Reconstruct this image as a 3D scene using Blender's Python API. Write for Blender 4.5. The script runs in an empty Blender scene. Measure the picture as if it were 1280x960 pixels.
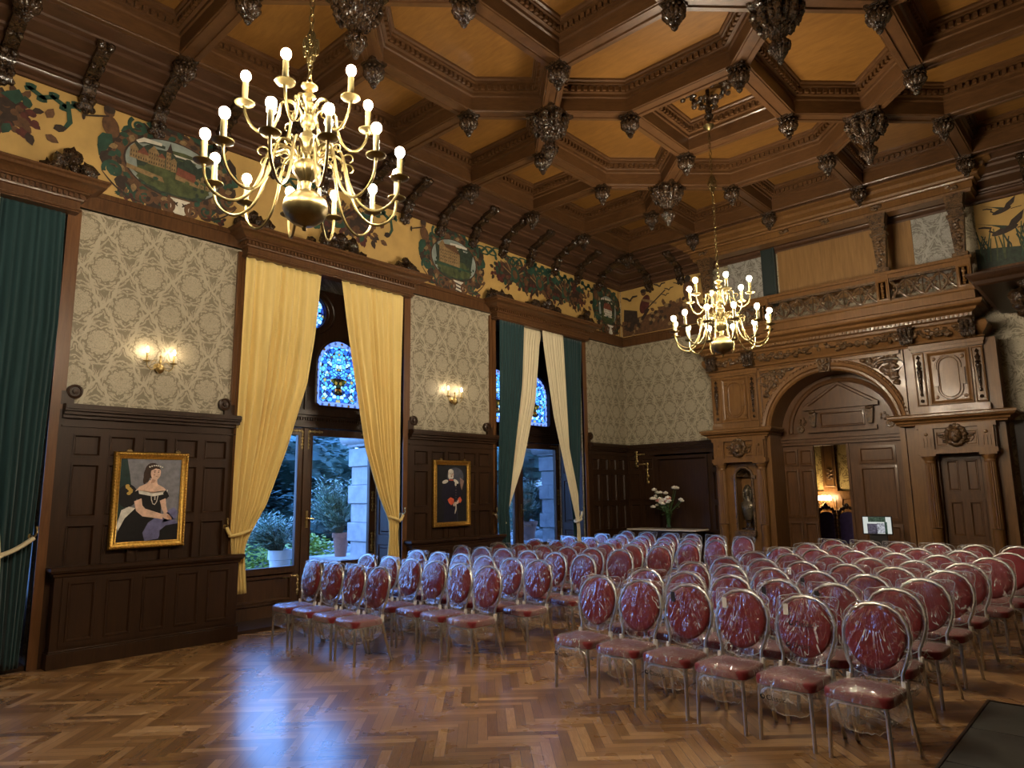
import bpy, math, random
from mathutils import Vector, Matrix, noise as mnoise
random.seed(7)
PI = math.pi
sc = bpy.context.scene
COL = sc.collection
sin, cos = math.sin, math.cos

# ---------------------------------------------------------------- mesh builder
def wloc(o):
    v = Vector((0, 0, 0))
    while o is not None:
        v = v + Vector(o.location); o = o.parent
    return v

class MB:
    def __init__(self):
        self.v = []; self.f = []; self.m = []; self.mi = 0
    def add(self, vs, fs):
        b = len(self.v)
        self.v.extend([tuple(p) for p in vs])
        for f in fs:
            self.f.append(tuple(b + i for i in f)); self.m.append(self.mi)
        return self
    def box(self, x0, x1, y0, y1, z0, z1):
        if x0 > x1: x0, x1 = x1, x0
        if y0 > y1: y0, y1 = y1, y0
        if z0 > z1: z0, z1 = z1, z0
        v = [(x, y, z) for z in (z0, z1) for y in (y0, y1) for x in (x0, x1)]
        return self.add(v, [(0, 2, 3, 1), (4, 5, 7, 6), (0, 1, 5, 4), (2, 6, 7, 3), (0, 4, 6, 2), (1, 3, 7, 5)])
    def mbox(self, M, u0, u1, v0, v1, d0, d1):
        p = [M(u, v, d) for d in (d0, d1) for v in (v0, v1) for u in (u0, u1)]
        return self.add(p, [(0, 2, 3, 1), (4, 5, 7, 6), (0, 1, 5, 4), (2, 6, 7, 3), (0, 4, 6, 2), (1, 3, 7, 5)])
    def tube(self, path, r, n=8, closed=False, caps=True):
        P = [Vector(p) for p in path]; N = len(P)
        R = r if isinstance(r, (list, tuple)) else [r] * N
        vs = []; up = None
        for i in range(N):
            if closed: t = P[(i + 1) % N] - P[i - 1]
            else: t = P[min(i + 1, N - 1)] - P[max(i - 1, 0)]
            if t.length < 1e-9: t = Vector((0, 0, 1))
            t.normalize()
            if up is None:
                a = Vector((0, 0, 1)) if abs(t.z) < .9 else Vector((1, 0, 0))
                up = (a - t * a.dot(t)).normalized()
            else:
                up = up - t * up.dot(t)
                up = up.normalized() if up.length > 1e-6 else t.orthogonal().normalized()
            s = t.cross(up)
            for k in range(n):
                a = 2 * PI * k / n
                vs.append(P[i] + (up * cos(a) + s * sin(a)) * R[i])
        fs = []
        for i in range(N if closed else N - 1):
            j = (i + 1) % N
            for k in range(n):
                l = (k + 1) % n
                fs.append((i * n + k, i * n + l, j * n + l, j * n + k))
        if caps and not closed:
            fs.append(tuple(range(n - 1, -1, -1))); fs.append(tuple((N - 1) * n + k for k in range(n)))
        return self.add(vs, fs)
    def lathe(self, prof, n=20, c=(0, 0, 0), gad=None, ang=None, axis='z'):
        vs = []; N = len(prof)
        a0, a1 = ang if ang else (0, 2 * PI)
        full = ang is None
        nn = n if full else n + 1
        for (r, z) in prof:
            for k in range(nn):
                a = a0 + (a1 - a0) * k / n
                rr = r * (1 + gad[1] * abs(sin(gad[0] * a / 2)) - gad[1] * .5) if gad else r
                if axis == 'z': vs.append((c[0] + rr * cos(a), c[1] + rr * sin(a), c[2] + z))
                elif axis == 'y': vs.append((c[0] + rr * cos(a), c[1] + z, c[2] + rr * sin(a)))
                else: vs.append((c[0] + z, c[1] + rr * cos(a), c[2] + rr * sin(a)))
        fs = []
        for i in range(N - 1):
            for k in range(n):
                l = (k + 1) % nn
                fs.append((i * nn + k, i * nn + l, (i + 1) * nn + l, (i + 1) * nn + k))
        if full:
            if prof[0][0] > 1e-4: fs.append(tuple(range(n - 1, -1, -1)))
            if prof[-1][0] > 1e-4: fs.append(tuple((N - 1) * n + k for k in range(n)))
        return self.add(vs, fs)
    def ball(self, c, r, nu=12, nv=8, bump=0, k=5, seed=0):
        if not isinstance(r, (list, tuple)): r = (r, r, r)
        vs = []
        for j in range(nv + 1):
            t = PI * j / nv
            for i in range(nu):
                a = 2 * PI * i / nu
                q = Vector((sin(t) * cos(a), sin(t) * sin(a), cos(t)))
                s = 1.0
                if bump:
                    s += bump * mnoise.noise(q * k + Vector((seed * 7.3, seed * 3.1, seed)))
                vs.append((c[0] + q.x * r[0] * s, c[1] + q.y * r[1] * s, c[2] + q.z * r[2] * s))
        fs = []
        for j in range(nv):
            for i in range(nu):
                l = (i + 1) % nu
                fs.append((j * nu + i, (j + 1) * nu + i, (j + 1) * nu + l, j * nu + l))
        return self.add(vs, fs)
    def prism(self, M, poly, d0, d1):
        n = len(poly)
        vs = [M(u, v, d0) for u, v in poly] + [M(u, v, d1) for u, v in poly]
        fs = [tuple(range(n - 1, -1, -1)), tuple(range(n, 2 * n))]
        for i in range(n):
            j = (i + 1) % n
            fs.append((i, j, n + j, n + i))
        return self.add(vs, fs)
    def flat(self, M, poly, d):
        n = len(poly)
        return self.add([M(u, v, d) for u, v in poly], [tuple(range(n))])
    def grid(self, fn, nu, nv):
        vs = [fn(i / nu, j / nv) for j in range(nv + 1) for i in range(nu + 1)]
        fs = [(j * (nu + 1) + i, j * (nu + 1) + i + 1, (j + 1) * (nu + 1) + i + 1, (j + 1) * (nu + 1) + i) for j in range(nv) for i in range(nu)]
        return self.add(vs, fs)
    def rings(self, M, poly, prof, cap=True, open_=False):
        """nested insets of a convex polygon: prof = [(inset, depth)]"""
        n = len(poly); vs = []
        for ins, d in prof:
            for (u, v) in inset(poly, ins): vs.append(M(u, v, d))
        fs = []
        for a in range(len(prof) - 1):
            for i in range(n):
                j = (i + 1) % n
                fs.append((a * n + i, a * n + j, (a + 1) * n + j, (a + 1) * n + i))
        if cap: fs.append(tuple((len(prof) - 1) * n + i for i in range(n)))
        return self.add(vs, fs)
    def sweep(self, path, prof, closed=False):
        """mitred moulding: path in plan (x,y), prof = [(outset to the right of travel, z)]"""
        P = [Vector((p[0], p[1])) for p in path]; N = len(P); k = len(prof); vs = []
        for i in range(N):
            def nrm(a, b):
                t = (b - a).normalized(); return Vector((t.y, -t.x))
            ns = []
            if i > 0 or closed: ns.append(nrm(P[i - 1], P[i]))
            if i < N - 1 or closed: ns.append(nrm(P[i], P[(i + 1) % N]))
            m = ns[0] if len(ns) == 1 else (ns[0] + ns[1])
            if len(ns) == 2: m = m / max(1e-6, 1 + ns[0].dot(ns[1]))
            for (o, z) in prof:
                q = P[i] + m * o
                vs.append((q.x, q.y, z))
        fs = []
        for i in range(N if closed else N - 1):
            j = (i + 1) % N
            for a in range(k - 1):
                fs.append((i * k + a, j * k + a, j * k + a + 1, i * k + a + 1))
        if not closed:
            fs.append(tuple(range(k))); fs.append(tuple((N - 1) * k + a for a in range(k - 1, -1, -1)))
        return self.add(vs, fs)
    def build(self, name, mats, parent=None, smooth=35, bevel=0, solid=0):
        me = bpy.data.meshes.new(name)
        off = wloc(parent) if parent else Vector((0, 0, 0))
        me.from_pydata([(p[0] - off.x, p[1] - off.y, p[2] - off.z) for p in self.v], [], self.f)
        if not isinstance(mats, (list, tuple)): mats = [mats]
        for m in mats: me.materials.append(m)
        if len(mats) > 1: me.polygons.foreach_set('material_index', self.m)
        if smooth:
            me.polygons.foreach_set('use_smooth', [True] * len(me.polygons))
            me.set_sharp_from_angle(angle=math.radians(smooth))
        me.update()
        o = bpy.data.objects.new(name, me); COL.objects.link(o)
        if parent: o.parent = parent
        if bevel:
            b = o.modifiers.new('b', 'BEVEL'); b.width = bevel; b.segments = 2; b.limit_method = 'ANGLE'
        if solid:
            b = o.modifiers.new('s', 'SOLIDIFY'); b.thickness = solid; b.offset = 0
        return o

def inset(poly, d):
    if abs(d) < 1e-9: return list(poly)
    n = len(poly)
    A = sum(poly[i][0] * poly[(i + 1) % n][1] - poly[(i + 1) % n][0] * poly[i][1] for i in range(n))
    sg = 1 if A > 0 else -1
    L = []
    for i in range(n):
        a, b = poly[i], poly[(i + 1) % n]
        dx, dy = b[0] - a[0], b[1] - a[1]; l = math.hypot(dx, dy)
        nx, ny = -dy / l * sg, dx / l * sg
        L.append((a[0] + nx * d, a[1] + ny * d, dx / l, dy / l))
    out = []
    for i in range(n):
        x1, y1, dx1, dy1 = L[i - 1]; x2, y2, dx2, dy2 = L[i]
        den = dx1 * dy2 - dy1 * dx2
        if abs(den) < 1e-9: out.append((x2, y2)); continue
        t = ((x2 - x1) * dy2 - (y2 - y1) * dx2) / den
        out.append((x1 + dx1 * t, y1 + dy1 * t))
    return out

def tag(o, label=None, cat=None, group=None, kind=None):
    if label: o['label'] = label
    if cat: o['category'] = cat
    if group: o['group'] = group
    if kind: o['kind'] = kind
    return o
def empty(name, loc, label=None, cat=None, group=None, kind=None, rz=0):
    o = bpy.data.objects.new(name, None); COL.objects.link(o)
    o.location = loc; o.rotation_euler = (0, 0, rz); o.empty_display_size = .1
    return tag(o, label, cat, group, kind)
def dup(o, parent=None):
    c = o.copy(); COL.objects.link(c); c.parent = parent
    for ch in list(o.children): dup(ch, c)
    return c

ML = lambda u, v, d: (d, u, v)              # on the window wall: u along y, v up, d into the room
YB = 14.26
MBK = lambda u, v, d: (u, YB - d, v)        # on the portal wall: u along x
def MY(y0): return lambda u, v, d: (u, y0 - d, v)
def MZ(u, v, d): return (u, v, d)
def rect(u0, u1, v0, v1): return [(u0, v0), (u1, v0), (u1, v1), (u0, v1)]
def lerp_tab(t, tab):
    for (a, b), (c, d) in zip(tab, tab[1:]):
        if a <= t <= c: return b + (d - b) * (t - a) / (c - a)
    return tab[0][1] if t < tab[0][0] else tab[-1][1]

# ---------------------------------------------------------------- materials
class NT:
    def __init__(self, name):
        self.m = bpy.data.materials.new(name); self.m.use_nodes = True
        self.t = self.m.node_tree; self.n = self.t.nodes; self.l = self.t.links
        self.n.clear(); self.out = self.n.new('ShaderNodeOutputMaterial')
    def node(self, t, **kw):
        x = self.n.new(t)
        for k, v in kw.items(): setattr(x, k, v)
        return x
    def put(self, sock, v):
        if v is None: return
        if isinstance(v, bpy.types.NodeSocket): self.l.new(v, sock)
        else:
            if isinstance(v, (tuple, list)) and len(v) == 3 and sock.type == 'RGBA': v = (*v, 1)
            sock.default_value = v
    def M(self, op, a, b=None, c=None):
        x = self.node('ShaderNodeMath', operation=op)
        for i, v in enumerate((a, b, c)): self.put(x.inputs[i], v) if v is not None else None
        return x.outputs[0]
    def coords(self, kind='Object'):
        tc = self.node('ShaderNodeTexCoord'); return tc.outputs[kind]
    def xyz(self, v):
        s = self.node('ShaderNodeSeparateXYZ'); self.l.new(v, s.inputs[0]); return s.outputs
    def comb(self, x, y, z):
        s = self.node('ShaderNodeCombineXYZ')
        for i, v in enumerate((x, y, z)): self.put(s.inputs[i], v)
        return s.outputs[0]
    def noise(self, vec, scale=5, detail=4, rough=.5, dist=0, mapping=None):
        if mapping:
            mp = self.node('ShaderNodeMapping'); self.l.new(vec, mp.inputs['Vector']); mp.inputs['Scale'].default_value = mapping; vec = mp.outputs[0]
        x = self.node('ShaderNodeTexNoise'); self.l.new(vec, x.inputs['Vector'])
        x.inputs['Scale'].default_value = scale; x.inputs['Detail'].default_value = detail
        x.inputs['Roughness'].default_value = rough; x.inputs['Distortion'].default_value = dist
        return x.outputs[0]
    def ramp(self, fac, stops, interp='LINEAR'):
        r = self.node('ShaderNodeValToRGB'); r.color_ramp.interpolation = interp
        e = r.color_ramp.elements
        while len(e) < len(stops): e.new(.5)
        for i, (p, c) in enumerate(stops):
            e[i].position = p; e[i].color = (*c, 1) if len(c) == 3 else c
        self.put(r.inputs[0], fac); return r.outputs[0]
    def mix(self, f, a, b):
        x = self.node('ShaderNodeMix', data_type='RGBA')
        self.put(x.inputs[0], f); self.put(x.inputs[6], a); self.put(x.inputs[7], b); return x.outputs[2]
    def bump(self, h, strength=.2, dist=.01):
        b = self.node('ShaderNodeBump'); b.inputs['Strength'].default_value = strength; b.inputs['Distance'].default_value = dist
        self.l.new(h, b.inputs['Height']); return b.outputs[0]
    def bsdf(self, col, rough=.5, metal=0, nrm=None, coat=0, spec=.5, sheen=0, coat_rough=.1):
        p = self.node('ShaderNodeBsdfPrincipled')
        self.put(p.inputs['Base Color'], col); self.put(p.inputs['Roughness'], rough); self.put(p.inputs['Metallic'], metal)
        self.put(p.inputs['Coat Weight'], coat); self.put(p.inputs['Coat Roughness'], coat_rough)
        self.put(p.inputs['Specular IOR Level'], spec); self.put(p.inputs['Sheen Weight'], sheen)
        if nrm is not None: self.l.new(nrm, p.inputs['Normal'])
        return p.outputs[0]
    def done(self, sh):
        self.l.new(sh, self.out.inputs['Surface']); return self.m

def wood(name, c1, c2, rough=.38, scale=(9, 9, .9), coat=.15, bumps=.08, carve=0):
    t = NT(name); v = t.coords()
    n = t.noise(v, 3.0, 6, .6, .6, scale)
    f = t.noise(v, 22, 3, .5, 0, scale)
    big = t.noise(v, .8, 2, .5)
    k = t.M('ADD', t.M('MULTIPLY', n, .75), t.M('MULTIPLY', big, .35))
    col = t.ramp(k, [(.3, c1), (.75, c2)])
    h = t.M('ADD', n, t.M('MULTIPLY', f, .4))
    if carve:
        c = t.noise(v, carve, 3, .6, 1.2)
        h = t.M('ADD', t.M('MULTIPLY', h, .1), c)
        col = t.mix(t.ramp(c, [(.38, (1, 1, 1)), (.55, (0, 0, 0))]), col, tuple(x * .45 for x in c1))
    nr = t.bump(h, .75 if carve else bumps, .02 if carve else .004)
    return t.done(t.bsdf(col, rough, 0, nr, coat, .32))
def plain(name, col, rough=.5, metal=0, coat=0, var=0, scale=8, bump=0, sheen=0, spec=.5):
    t = NT(name)
    c = col; nr = None
    if var or bump:
        n = t.noise(t.coords(), scale, 4, .6)
        if var: c = t.ramp(n, [(.3, tuple(x * (1 - var) for x in col)), (.7, tuple(min(1, x * (1 + var)) for x in col))])
        if bump: nr = t.bump(n, bump, .01)
    return t.done(t.bsdf(c, rough, metal, nr, coat, spec, sheen))
def emit(name, col, s):
    t = NT(name); e = t.node('ShaderNodeEmission'); t.put(e.inputs[0], col); e.inputs[1].default_value = s
    return t.done(e.outputs[0])

W = {}
W['dark'] = wood('dark_oak', (.012, .005, .002), (.041, .0178, .0068), .40, (9, 9, .8), 0)
W['mid'] = wood('brown_oak', (.045, .0195, .0075), (.12, .055, .021), .36)
W['board'] = wood('warm_oak_board', (.075, .031, .011), (.15, .066, .023), .36)
W['portal'] = wood('honey_oak', (.082, .038, .0125), (.185, .090, .029), .34)
W['plank'] = wood('pale_oak', (.16, .085, .03), (.30, .17, .066), .4, (7, 7, .5))
W['beam'] = wood('ceiling_oak', (.046, .0205, .0075), (.104, .048, .018), .36, (2, 2, 9))
W['coffer'] = wood('coffer_veneer', (.130, .056, .011), (.225, .107, .024), .38, (1.2, 6, 3))
W['cornice'] = wood('cornice_oak', (.04, .02, .011), (.095, .046, .024), .35, (2, 1, 9))
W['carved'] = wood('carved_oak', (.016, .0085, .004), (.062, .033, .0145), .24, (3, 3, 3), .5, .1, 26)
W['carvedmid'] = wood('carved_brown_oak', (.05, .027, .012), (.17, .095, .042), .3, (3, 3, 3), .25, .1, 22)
W['frenchdoor'] = wood('dark_door_oak', (.03, .014, .007), (.085, .04, .018), .36)
W['door'] = wood('door_oak', (.052, .023, .0085), (.115, .053, .019), .36)
M_BLACK = plain('dark_void', (.006, .005, .004), .7)
M_BRASS = plain('brass', (.205, .16, .07), .36, 1, 0, .12, 20)
M_BRASSD = plain('aged_brass', (.42, .31, .13), .34, 1, 0, .25, 30)
M_GOLD = plain('gilt', (.62, .38, .09), .34, 1, 0, .3, 40, .3)
M_CANDLE = plain('candle_sleeve', (.17, .135, .05), .5)
M_BULB = emit('lamp_bulb', (1, .84, .62), 175)
M_SBULB = emit('sconce_bulb', (1, .80, .52), 38)
M_CHROME = plain('chair_metal', (.60, .58, .54), .34, 1, 0, .1, 30)
M_RED = plain('red_fabric', (.155, .004, .0075), .72, 0, 0, .25, 140, .15, .15)
M_REDB = plain('bare_red_fabric', (.21, .008, .009), .8, 0, 0, .15, 160, .1, .2)
M_TAPE = plain('foam_wrap', (.75, .73, .68), .6)
M_TAGW = plain('white_tag', (.75, .74, .66), .6)
M_TAGB = plain('dark_tag', (.03, .03, .03), .4)
M_STONE = plain('pale_stone', (.50, .49, .48), .8, 0, 0, .2, 5, .4)
M_TERRA = plain('terracotta', (.42, .2, .14), .8, 0, 0, .15, 12)
M_PLANTER = plain('white_planter', (.72, .74, .76), .6)

def cloth(name, col, var=.25, trans=.25):
    t = NT(name); v = t.coords()
    n = t.noise(v, 3, 3, .5, 0, (6, 14, .35)); w = t.noise(v, 260, 2, .5)
    c = t.ramp(n, [(.3, tuple(x * (1 - var) for x in col)), (.7, col)])
    b = t.bsdf(c, .8, 0, t.bump(w, .1, .003), 0, .3, .2)
    tr = t.node('ShaderNodeBsdfTranslucent'); t.l.new(c, tr.inputs[0])
    mx = t.node('ShaderNodeMixShader'); mx.inputs[0].default_value = trans
    t.l.new(b, mx.inputs[1]); t.l.new(tr.outputs[0], mx.inputs[2])
    return t.done(mx.outputs[0])
M_YEL = cloth('yellow_curtain_cloth', (.86, .66, .25), .09, .12)
M_CREAM = cloth('cream_curtain_cloth', (.78, .69, .47), .08, .15)
M_GREEN = cloth('green_curtain_cloth', (.011, .043, .047), .3, .05)

def wallpaper(name, bg, fg, PU=.535, PV=.94):
    t = NT(name); M = t.M
    x, y, z = t.xyz(t.coords('Object'))
    w1 = t.noise(t.coords('Object'), 11, 2, .5); w2 = t.noise(t.comb(z, x, y), 12.5, 2, .5)
    u0 = M('ADD', M('ADD', x, y), M('MULTIPLY', M('SUBTRACT', w1, .5), .085)); z = M('ADD', z, M('MULTIPLY', M('SUBTRACT', w2, .5), .085))
    def cell(off):
        u = M('MULTIPLY', M('SUBTRACT', M('FRACT', M('ADD', M('DIVIDE', u0, PU), off)), .5), PU)
        v = M('MULTIPLY', M('SUBTRACT', M('FRACT', M('ADD', M('DIVIDE', z, PV), off)), .5), PV)
        return u, v
    best = None
    for off in (0, .5):
        u, v = cell(off)
        r = M('SQRT', M('ADD', M('MULTIPLY', u, u), M('MULTIPLY', M('MULTIPLY', v, v), .92)))
        th = M('ARCTAN2', v, M('ABSOLUTE', u))
        lob = M('ABSOLUTE', M('COSINE', M('MULTIPLY', th, 6.5)))
        lob = M('POWER', lob, .6)
        R = M('MULTIPLY', M('ADD', .80, M('MULTIPLY', lob, .20)), .150)
        q = M('DIVIDE', r, R)
        inside = M('LESS_THAN', q, 1)
        vein = M('MULTIPLY', M('GREATER_THAN', M('COSINE', M('MULTIPLY', th, 13)), .72), M('MULTIPLY', M('GREATER_THAN', q, .35), M('LESS_THAN', q, .85)))
        ring = M('MULTIPLY', M('GREATER_THAN', q, .27), M('LESS_THAN', q, .33))
        ct = t.noise(t.comb(M('ABSOLUTE', u), v, off), 34, 3, .6, 1.0)
        con = M('LESS_THAN', M('ABSOLUTE', M('SUBTRACT', M('FRACT', M('MULTIPLY', ct, 5)), .5)), .13)
        vein = M('MULTIPLY', con, .9); ring = 0.0
        a = M('MULTIPLY', inside, M('SUBTRACT', 1, M('MAXIMUM', M('MULTIPLY', vein, .62), ring)))
        # scrolling leaves round the medallion
        sc_ = M('COSINE', M('ADD', M('MULTIPLY', th, 9), M('MULTIPLY', M('SINE', M('MULTIPLY', r, 62)), 3.2)))
        leaf = M('MULTIPLY', M('GREATER_THAN', sc_, -.52), M('MULTIPLY', M('GREATER_THAN', q, 1.13), M('LESS_THAN', r, .275)))
        leaf = M('MULTIPLY', leaf, M('SUBTRACT', 1, M('MULTIPLY', con, .55)))
        f = M('MAXIMUM', a, leaf)
        best = f if best is None else M('MAXIMUM', best, f)
    # ogee trellis between the medallions
    uu = M('DIVIDE', u0, PU); vv = M('DIVIDE', z, PV)
    for s in (1, -1):
        w = M('ADD', M('ADD', uu, M('MULTIPLY', vv, s)), M('MULTIPLY', M('SINE', M('MULTIPLY', vv, 4 * PI)), .06 * s))
        d = M('ABSOLUTE', M('SUBTRACT', M('FRACT', w), .5))
        line = M('LESS_THAN', d, .035)
        best = M('MAXIMUM', best, line)
    nz = t.noise(t.coords('Object'), 60, 2, .6)
    bl = t.M('ADD', best, M('MULTIPLY', M('SUBTRACT', nz, .5), .5))
    fac = t.ramp(bl, [(.42, (0, 0, 0)), (.58, (1, 1, 1))])
    col = t.mix(fac, bg, fg)
    fine = t.noise(t.coords('Object'), 320, 1, .5)
    rough = M('SUBTRACT', .62, M('MULTIPLY', best, .12))
    return t.done(t.bsdf(col, rough, 0, t.bump(M('ADD', best, M('MULTIPLY', fine, .3)), .18, .003), 0, .5))
M_PAPER = wallpaper('damask_paper', (.185, .158, .105), (.37, .322, .23))
M_PAPERG = wallpaper('grey_damask_paper', (.16, .15, .13), (.32, .31, .28))
M_PAPERY = wallpaper('golden_damask_paper', (.16, .11, .035), (.42, .31, .12))

def parquet():
    t = NT('oak_parquet'); M = t.M; NB = 7; Wd = .078
    x, y, z = t.xyz(t.coords('Object'))
    a = math.radians(45)
    X = M('DIVIDE', M('ADD', M('MULTIPLY', x, cos(a)), M('MULTIPLY', y, sin(a))), Wd)
    Y = M('DIVIDE', M('SUBTRACT', M('MULTIPLY', y, cos(a)), M('MULTIPLY', x, sin(a))), Wd)
    i = M('FLOOR', X); j = M('FLOOR', Y); fx = M('FRACT', X); fy = M('FRACT', Y)
    m = M('FLOORED_MODULO', M('SUBTRACT', i, j), 2 * NB)
    hor = M('LESS_THAN', m, NB - .5)
    def sel(A, B): return M('ADD', M('MULTIPLY', hor, A), M('MULTIPLY', M('SUBTRACT', 1, hor), B))
    idx = sel(M('SUBTRACT', i, m), i)
    idy = sel(j, M('ADD', j, M('SUBTRACT', m, NB)))
    across = sel(fy, fx)
    along = sel(M('DIVIDE', M('ADD', m, fx), NB), M('DIVIDE', M('ADD', M('SUBTRACT', 2 * NB - 1, m), fy), NB))
    wn = t.node('ShaderNodeTexWhiteNoise', noise_dimensions='3D')
    t.l.new(t.comb(idx, idy, hor), wn.inputs['Vector'])
    rnd = wn.outputs['Value']
    g = t.noise(t.comb(M('ADD', M('MULTIPLY', along, NB * Wd * 2.2), M('MULTIPLY', rnd, 37)), M('MULTIPLY', across, Wd * 26), M('MULTIPLY', rnd, 91)), 3.2, 5, .62, .8)
    k = M('ADD', M('MULTIPLY', rnd, .62), M('MULTIPLY', g, .55))
    col = t.ramp(k, [(.12, (.11, .05, .016)), (.5, (.255, .132, .045)), (.80, (.385, .217, .085)), (1, (.54, .34, .16))])
    e1 = M('MINIMUM', across, M('SUBTRACT', 1, across))
    e2 = M('MULTIPLY', M('MINIMUM', along, M('SUBTRACT', 1, along)), NB)
    gap = M('LESS_THAN', M('MINIMUM', e1, e2), .022)
    col = t.mix(M('MULTIPLY', gap, .85), col, (.03, .014, .006))
    wear = t.noise(t.coords('Object'), 1.1, 4, .6)
    rough = M('ADD', .20, M('MULTIPLY', wear, .16))
    h = M('ADD', M('MULTIPLY', M('SUBTRACT', 1, gap), 1), M('ADD', M('MULTIPLY', g, .12), M('MULTIPLY', rnd, .25)))
    return t.done(t.bsdf(col, rough, 0, t.bump(h, .12, .003), .35, .5, 0, .16))
M_FLOOR = parquet()

def film(name, haze, streak):
    t = NT(name); M = t.M
    v = t.coords(); x, y, z = t.xyz(v)
    oi = t.node('ShaderNodeObjectInfo'); rn = M('MULTIPLY', oi.outputs['Random'], 43)
    dz = M('SUBTRACT', 1.07, z)
    ang = M('ARCTAN2', x, dz); rad = M('SQRT', M('ADD', M('MULTIPLY', x, x), M('MULTIPLY', dz, dz)))
    n1 = t.noise(t.comb(M('ADD', M('MULTIPLY', ang, 5.5), rn), M('MULTIPLY', rad, 2.6), M('ADD', M('MULTIPLY', y, 5), rn)), 1.0, 2, .5, .9)
    n2 = t.noise(t.comb(M('ADD', M('MULTIPLY', x, 10), rn), M('MULTIPLY', y, 10), M('MULTIPLY', z, 8)), 1.0, 2, .55, .6)
    r1 = M('ABSOLUTE', M('SUBTRACT', n1, .5)); r2 = M('ABSOLUTE', M('SUBTRACT', n2, .52))
    gate = t.ramp(n2, [(.50, (0, 0, 0)), (.62, (1, 1, 1))])
    c1 = t.ramp(r1, [(0, (1, 1, 1)), (.024, (0, 0, 0))]); c2 = t.ramp(r2, [(0, (1, 1, 1)), (.010, (0, 0, 0))])
    crease_glint = M('ADD', M('MULTIPLY', c1, gate), M('MULTIPLY', c2, .35))  # white diffuse lines: whitened folds plus highlights painted into the film colour
    h = M('ADD', M('MULTIPLY', r1, 1.6), M('MULTIPLY', r2, .9))
    nb = t.bump(h, .8, .035)
    gl = t.node('ShaderNodeBsdfGlossy'); gl.inputs['Color'].default_value = (1, 1, 1, 1); gl.inputs['Roughness'].default_value = .075
    t.l.new(nb, gl.inputs['Normal'])
    tr = t.node('ShaderNodeBsdfTransparent'); tr.inputs[0].default_value = (.97, .97, .97, 1)
    df = t.node('ShaderNodeBsdfDiffuse'); df.inputs[0].default_value = (.85, .83, .80, 1); t.l.new(nb, df.inputs['Normal'])
    m1 = t.node('ShaderNodeMixShader')
    t.put(m1.inputs[0], M('ADD', haze, M('MULTIPLY', crease_glint, streak)))
    t.l.new(tr.outputs[0], m1.inputs[1]); t.l.new(df.outputs[0], m1.inputs[2])
    lw = t.node('ShaderNodeLayerWeight'); lw.inputs[0].default_value = .25; t.l.new(nb, lw.inputs['Normal'])
    m2 = t.node('ShaderNodeMixShader')
    t.put(m2.inputs[0], M('ADD', .022, M('MULTIPLY', lw.outputs['Fresnel'], .19)))
    t.l.new(m1.outputs[0], m2.inputs[1]); t.l.new(gl.outputs[0], m2.inputs[2])
    return t.done(m2.outputs[0])
M_FILM = film('clear_plastic_film', .0, .80)
M_FILMS = film('loose_plastic_film', .10, .6)
M_EDGE = film('folded_film_edge', .35, .4)

def glass():
    t = NT('window_glass')
    tr = t.node('ShaderNodeBsdfTransparent'); tr.inputs[0].default_value = (.93, .96, .97, 1)
    gl = t.node('ShaderNodeBsdfGlossy'); gl.inputs['Roughness'].default_value = .02
    fr = t.node('ShaderNodeFresnel'); fr.inputs[0].default_value = 1.35
    mx = t.node('ShaderNodeMixShader'); t.put(mx.inputs[0], t.M('MULTIPLY', fr.outputs[0], .8))
    t.l.new(tr.outputs[0], mx.inputs[1]); t.l.new(gl.outputs[0], mx.inputs[2])
    return t.done(mx.outputs[0])
M_GLASS = glass()
def stained():
    t = NT('stained_glass'); x_, y_, z_ = t.xyz(t.coords()); v = t.comb(0, t.M('ABSOLUTE', t.M('SUBTRACT', t.M('ABSOLUTE', y_), .615)), z_)
    s = t.node('ShaderNodeTexVoronoi', feature='F1'); t.l.new(v, s.inputs['Vector']); s.inputs['Scale'].default_value = 17
    d = t.node('ShaderNodeTexVoronoi', feature='DISTANCE_TO_EDGE'); t.l.new(v, d.inputs['Vector']); d.inputs['Scale'].default_value = 17
    w = t.node('ShaderNodeTexWhiteNoise', noise_dimensions='3D'); t.l.new(s.outputs['Color'], w.inputs['Vector'])
    col = t.ramp(w.outputs[0], [(0, (.45, .50, .54)), (.16, (.09, .24, .46)), (.42, (.03, .09, .36)), (.62, (.14, .30, .40)), (.78, (.025, .03, .07)), (.93, (.34, .17, .04))], 'CONSTANT')
    lead = t.M('LESS_THAN', d.outputs[0], .075)
    tr = t.node('ShaderNodeBsdfTransparent'); t.l.new(col, tr.inputs[0])
    df = t.bsdf((.02, .02, .02), .5)
    mx = t.node('ShaderNodeMixShader'); t.l.new(lead, mx.inputs[0]); t.l.new(tr.outputs[0], mx.inputs[1]); t.l.new(df, mx.inputs[2])
    gl = t.node('ShaderNodeBsdfGlossy'); gl.inputs['Roughness'].default_value = .1
    m2 = t.node('ShaderNodeMixShader'); m2.inputs[0].default_value = .05; t.l.new(mx.outputs[0], m2.inputs[1]); t.l.new(gl.outputs[0], m2.inputs[2])
    return t.done(m2.outputs[0])
M_STAIN = stained()
def tint(name, c):
    t = NT(name); tr = t.node('ShaderNodeBsdfTransparent'); tr.inputs[0].default_value = (*c, 1)
    gl = t.node('ShaderNodeBsdfGlossy'); gl.inputs['Roughness'].default_value = .1
    m2 = t.node('ShaderNodeMixShader'); m2.inputs[0].default_value = .08; t.l.new(tr.outputs[0], m2.inputs[1]); t.l.new(gl.outputs[0], m2.inputs[2])
    return t.done(m2.outputs[0])
M_JEWEL = tint('white_roundel_glass', (.6, .6, .58)); M_AMBER = tint('amber_glass', (.75, .42, .12)); M_BORD = tint('grey_border_glass', (.16, .14, .20))
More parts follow.
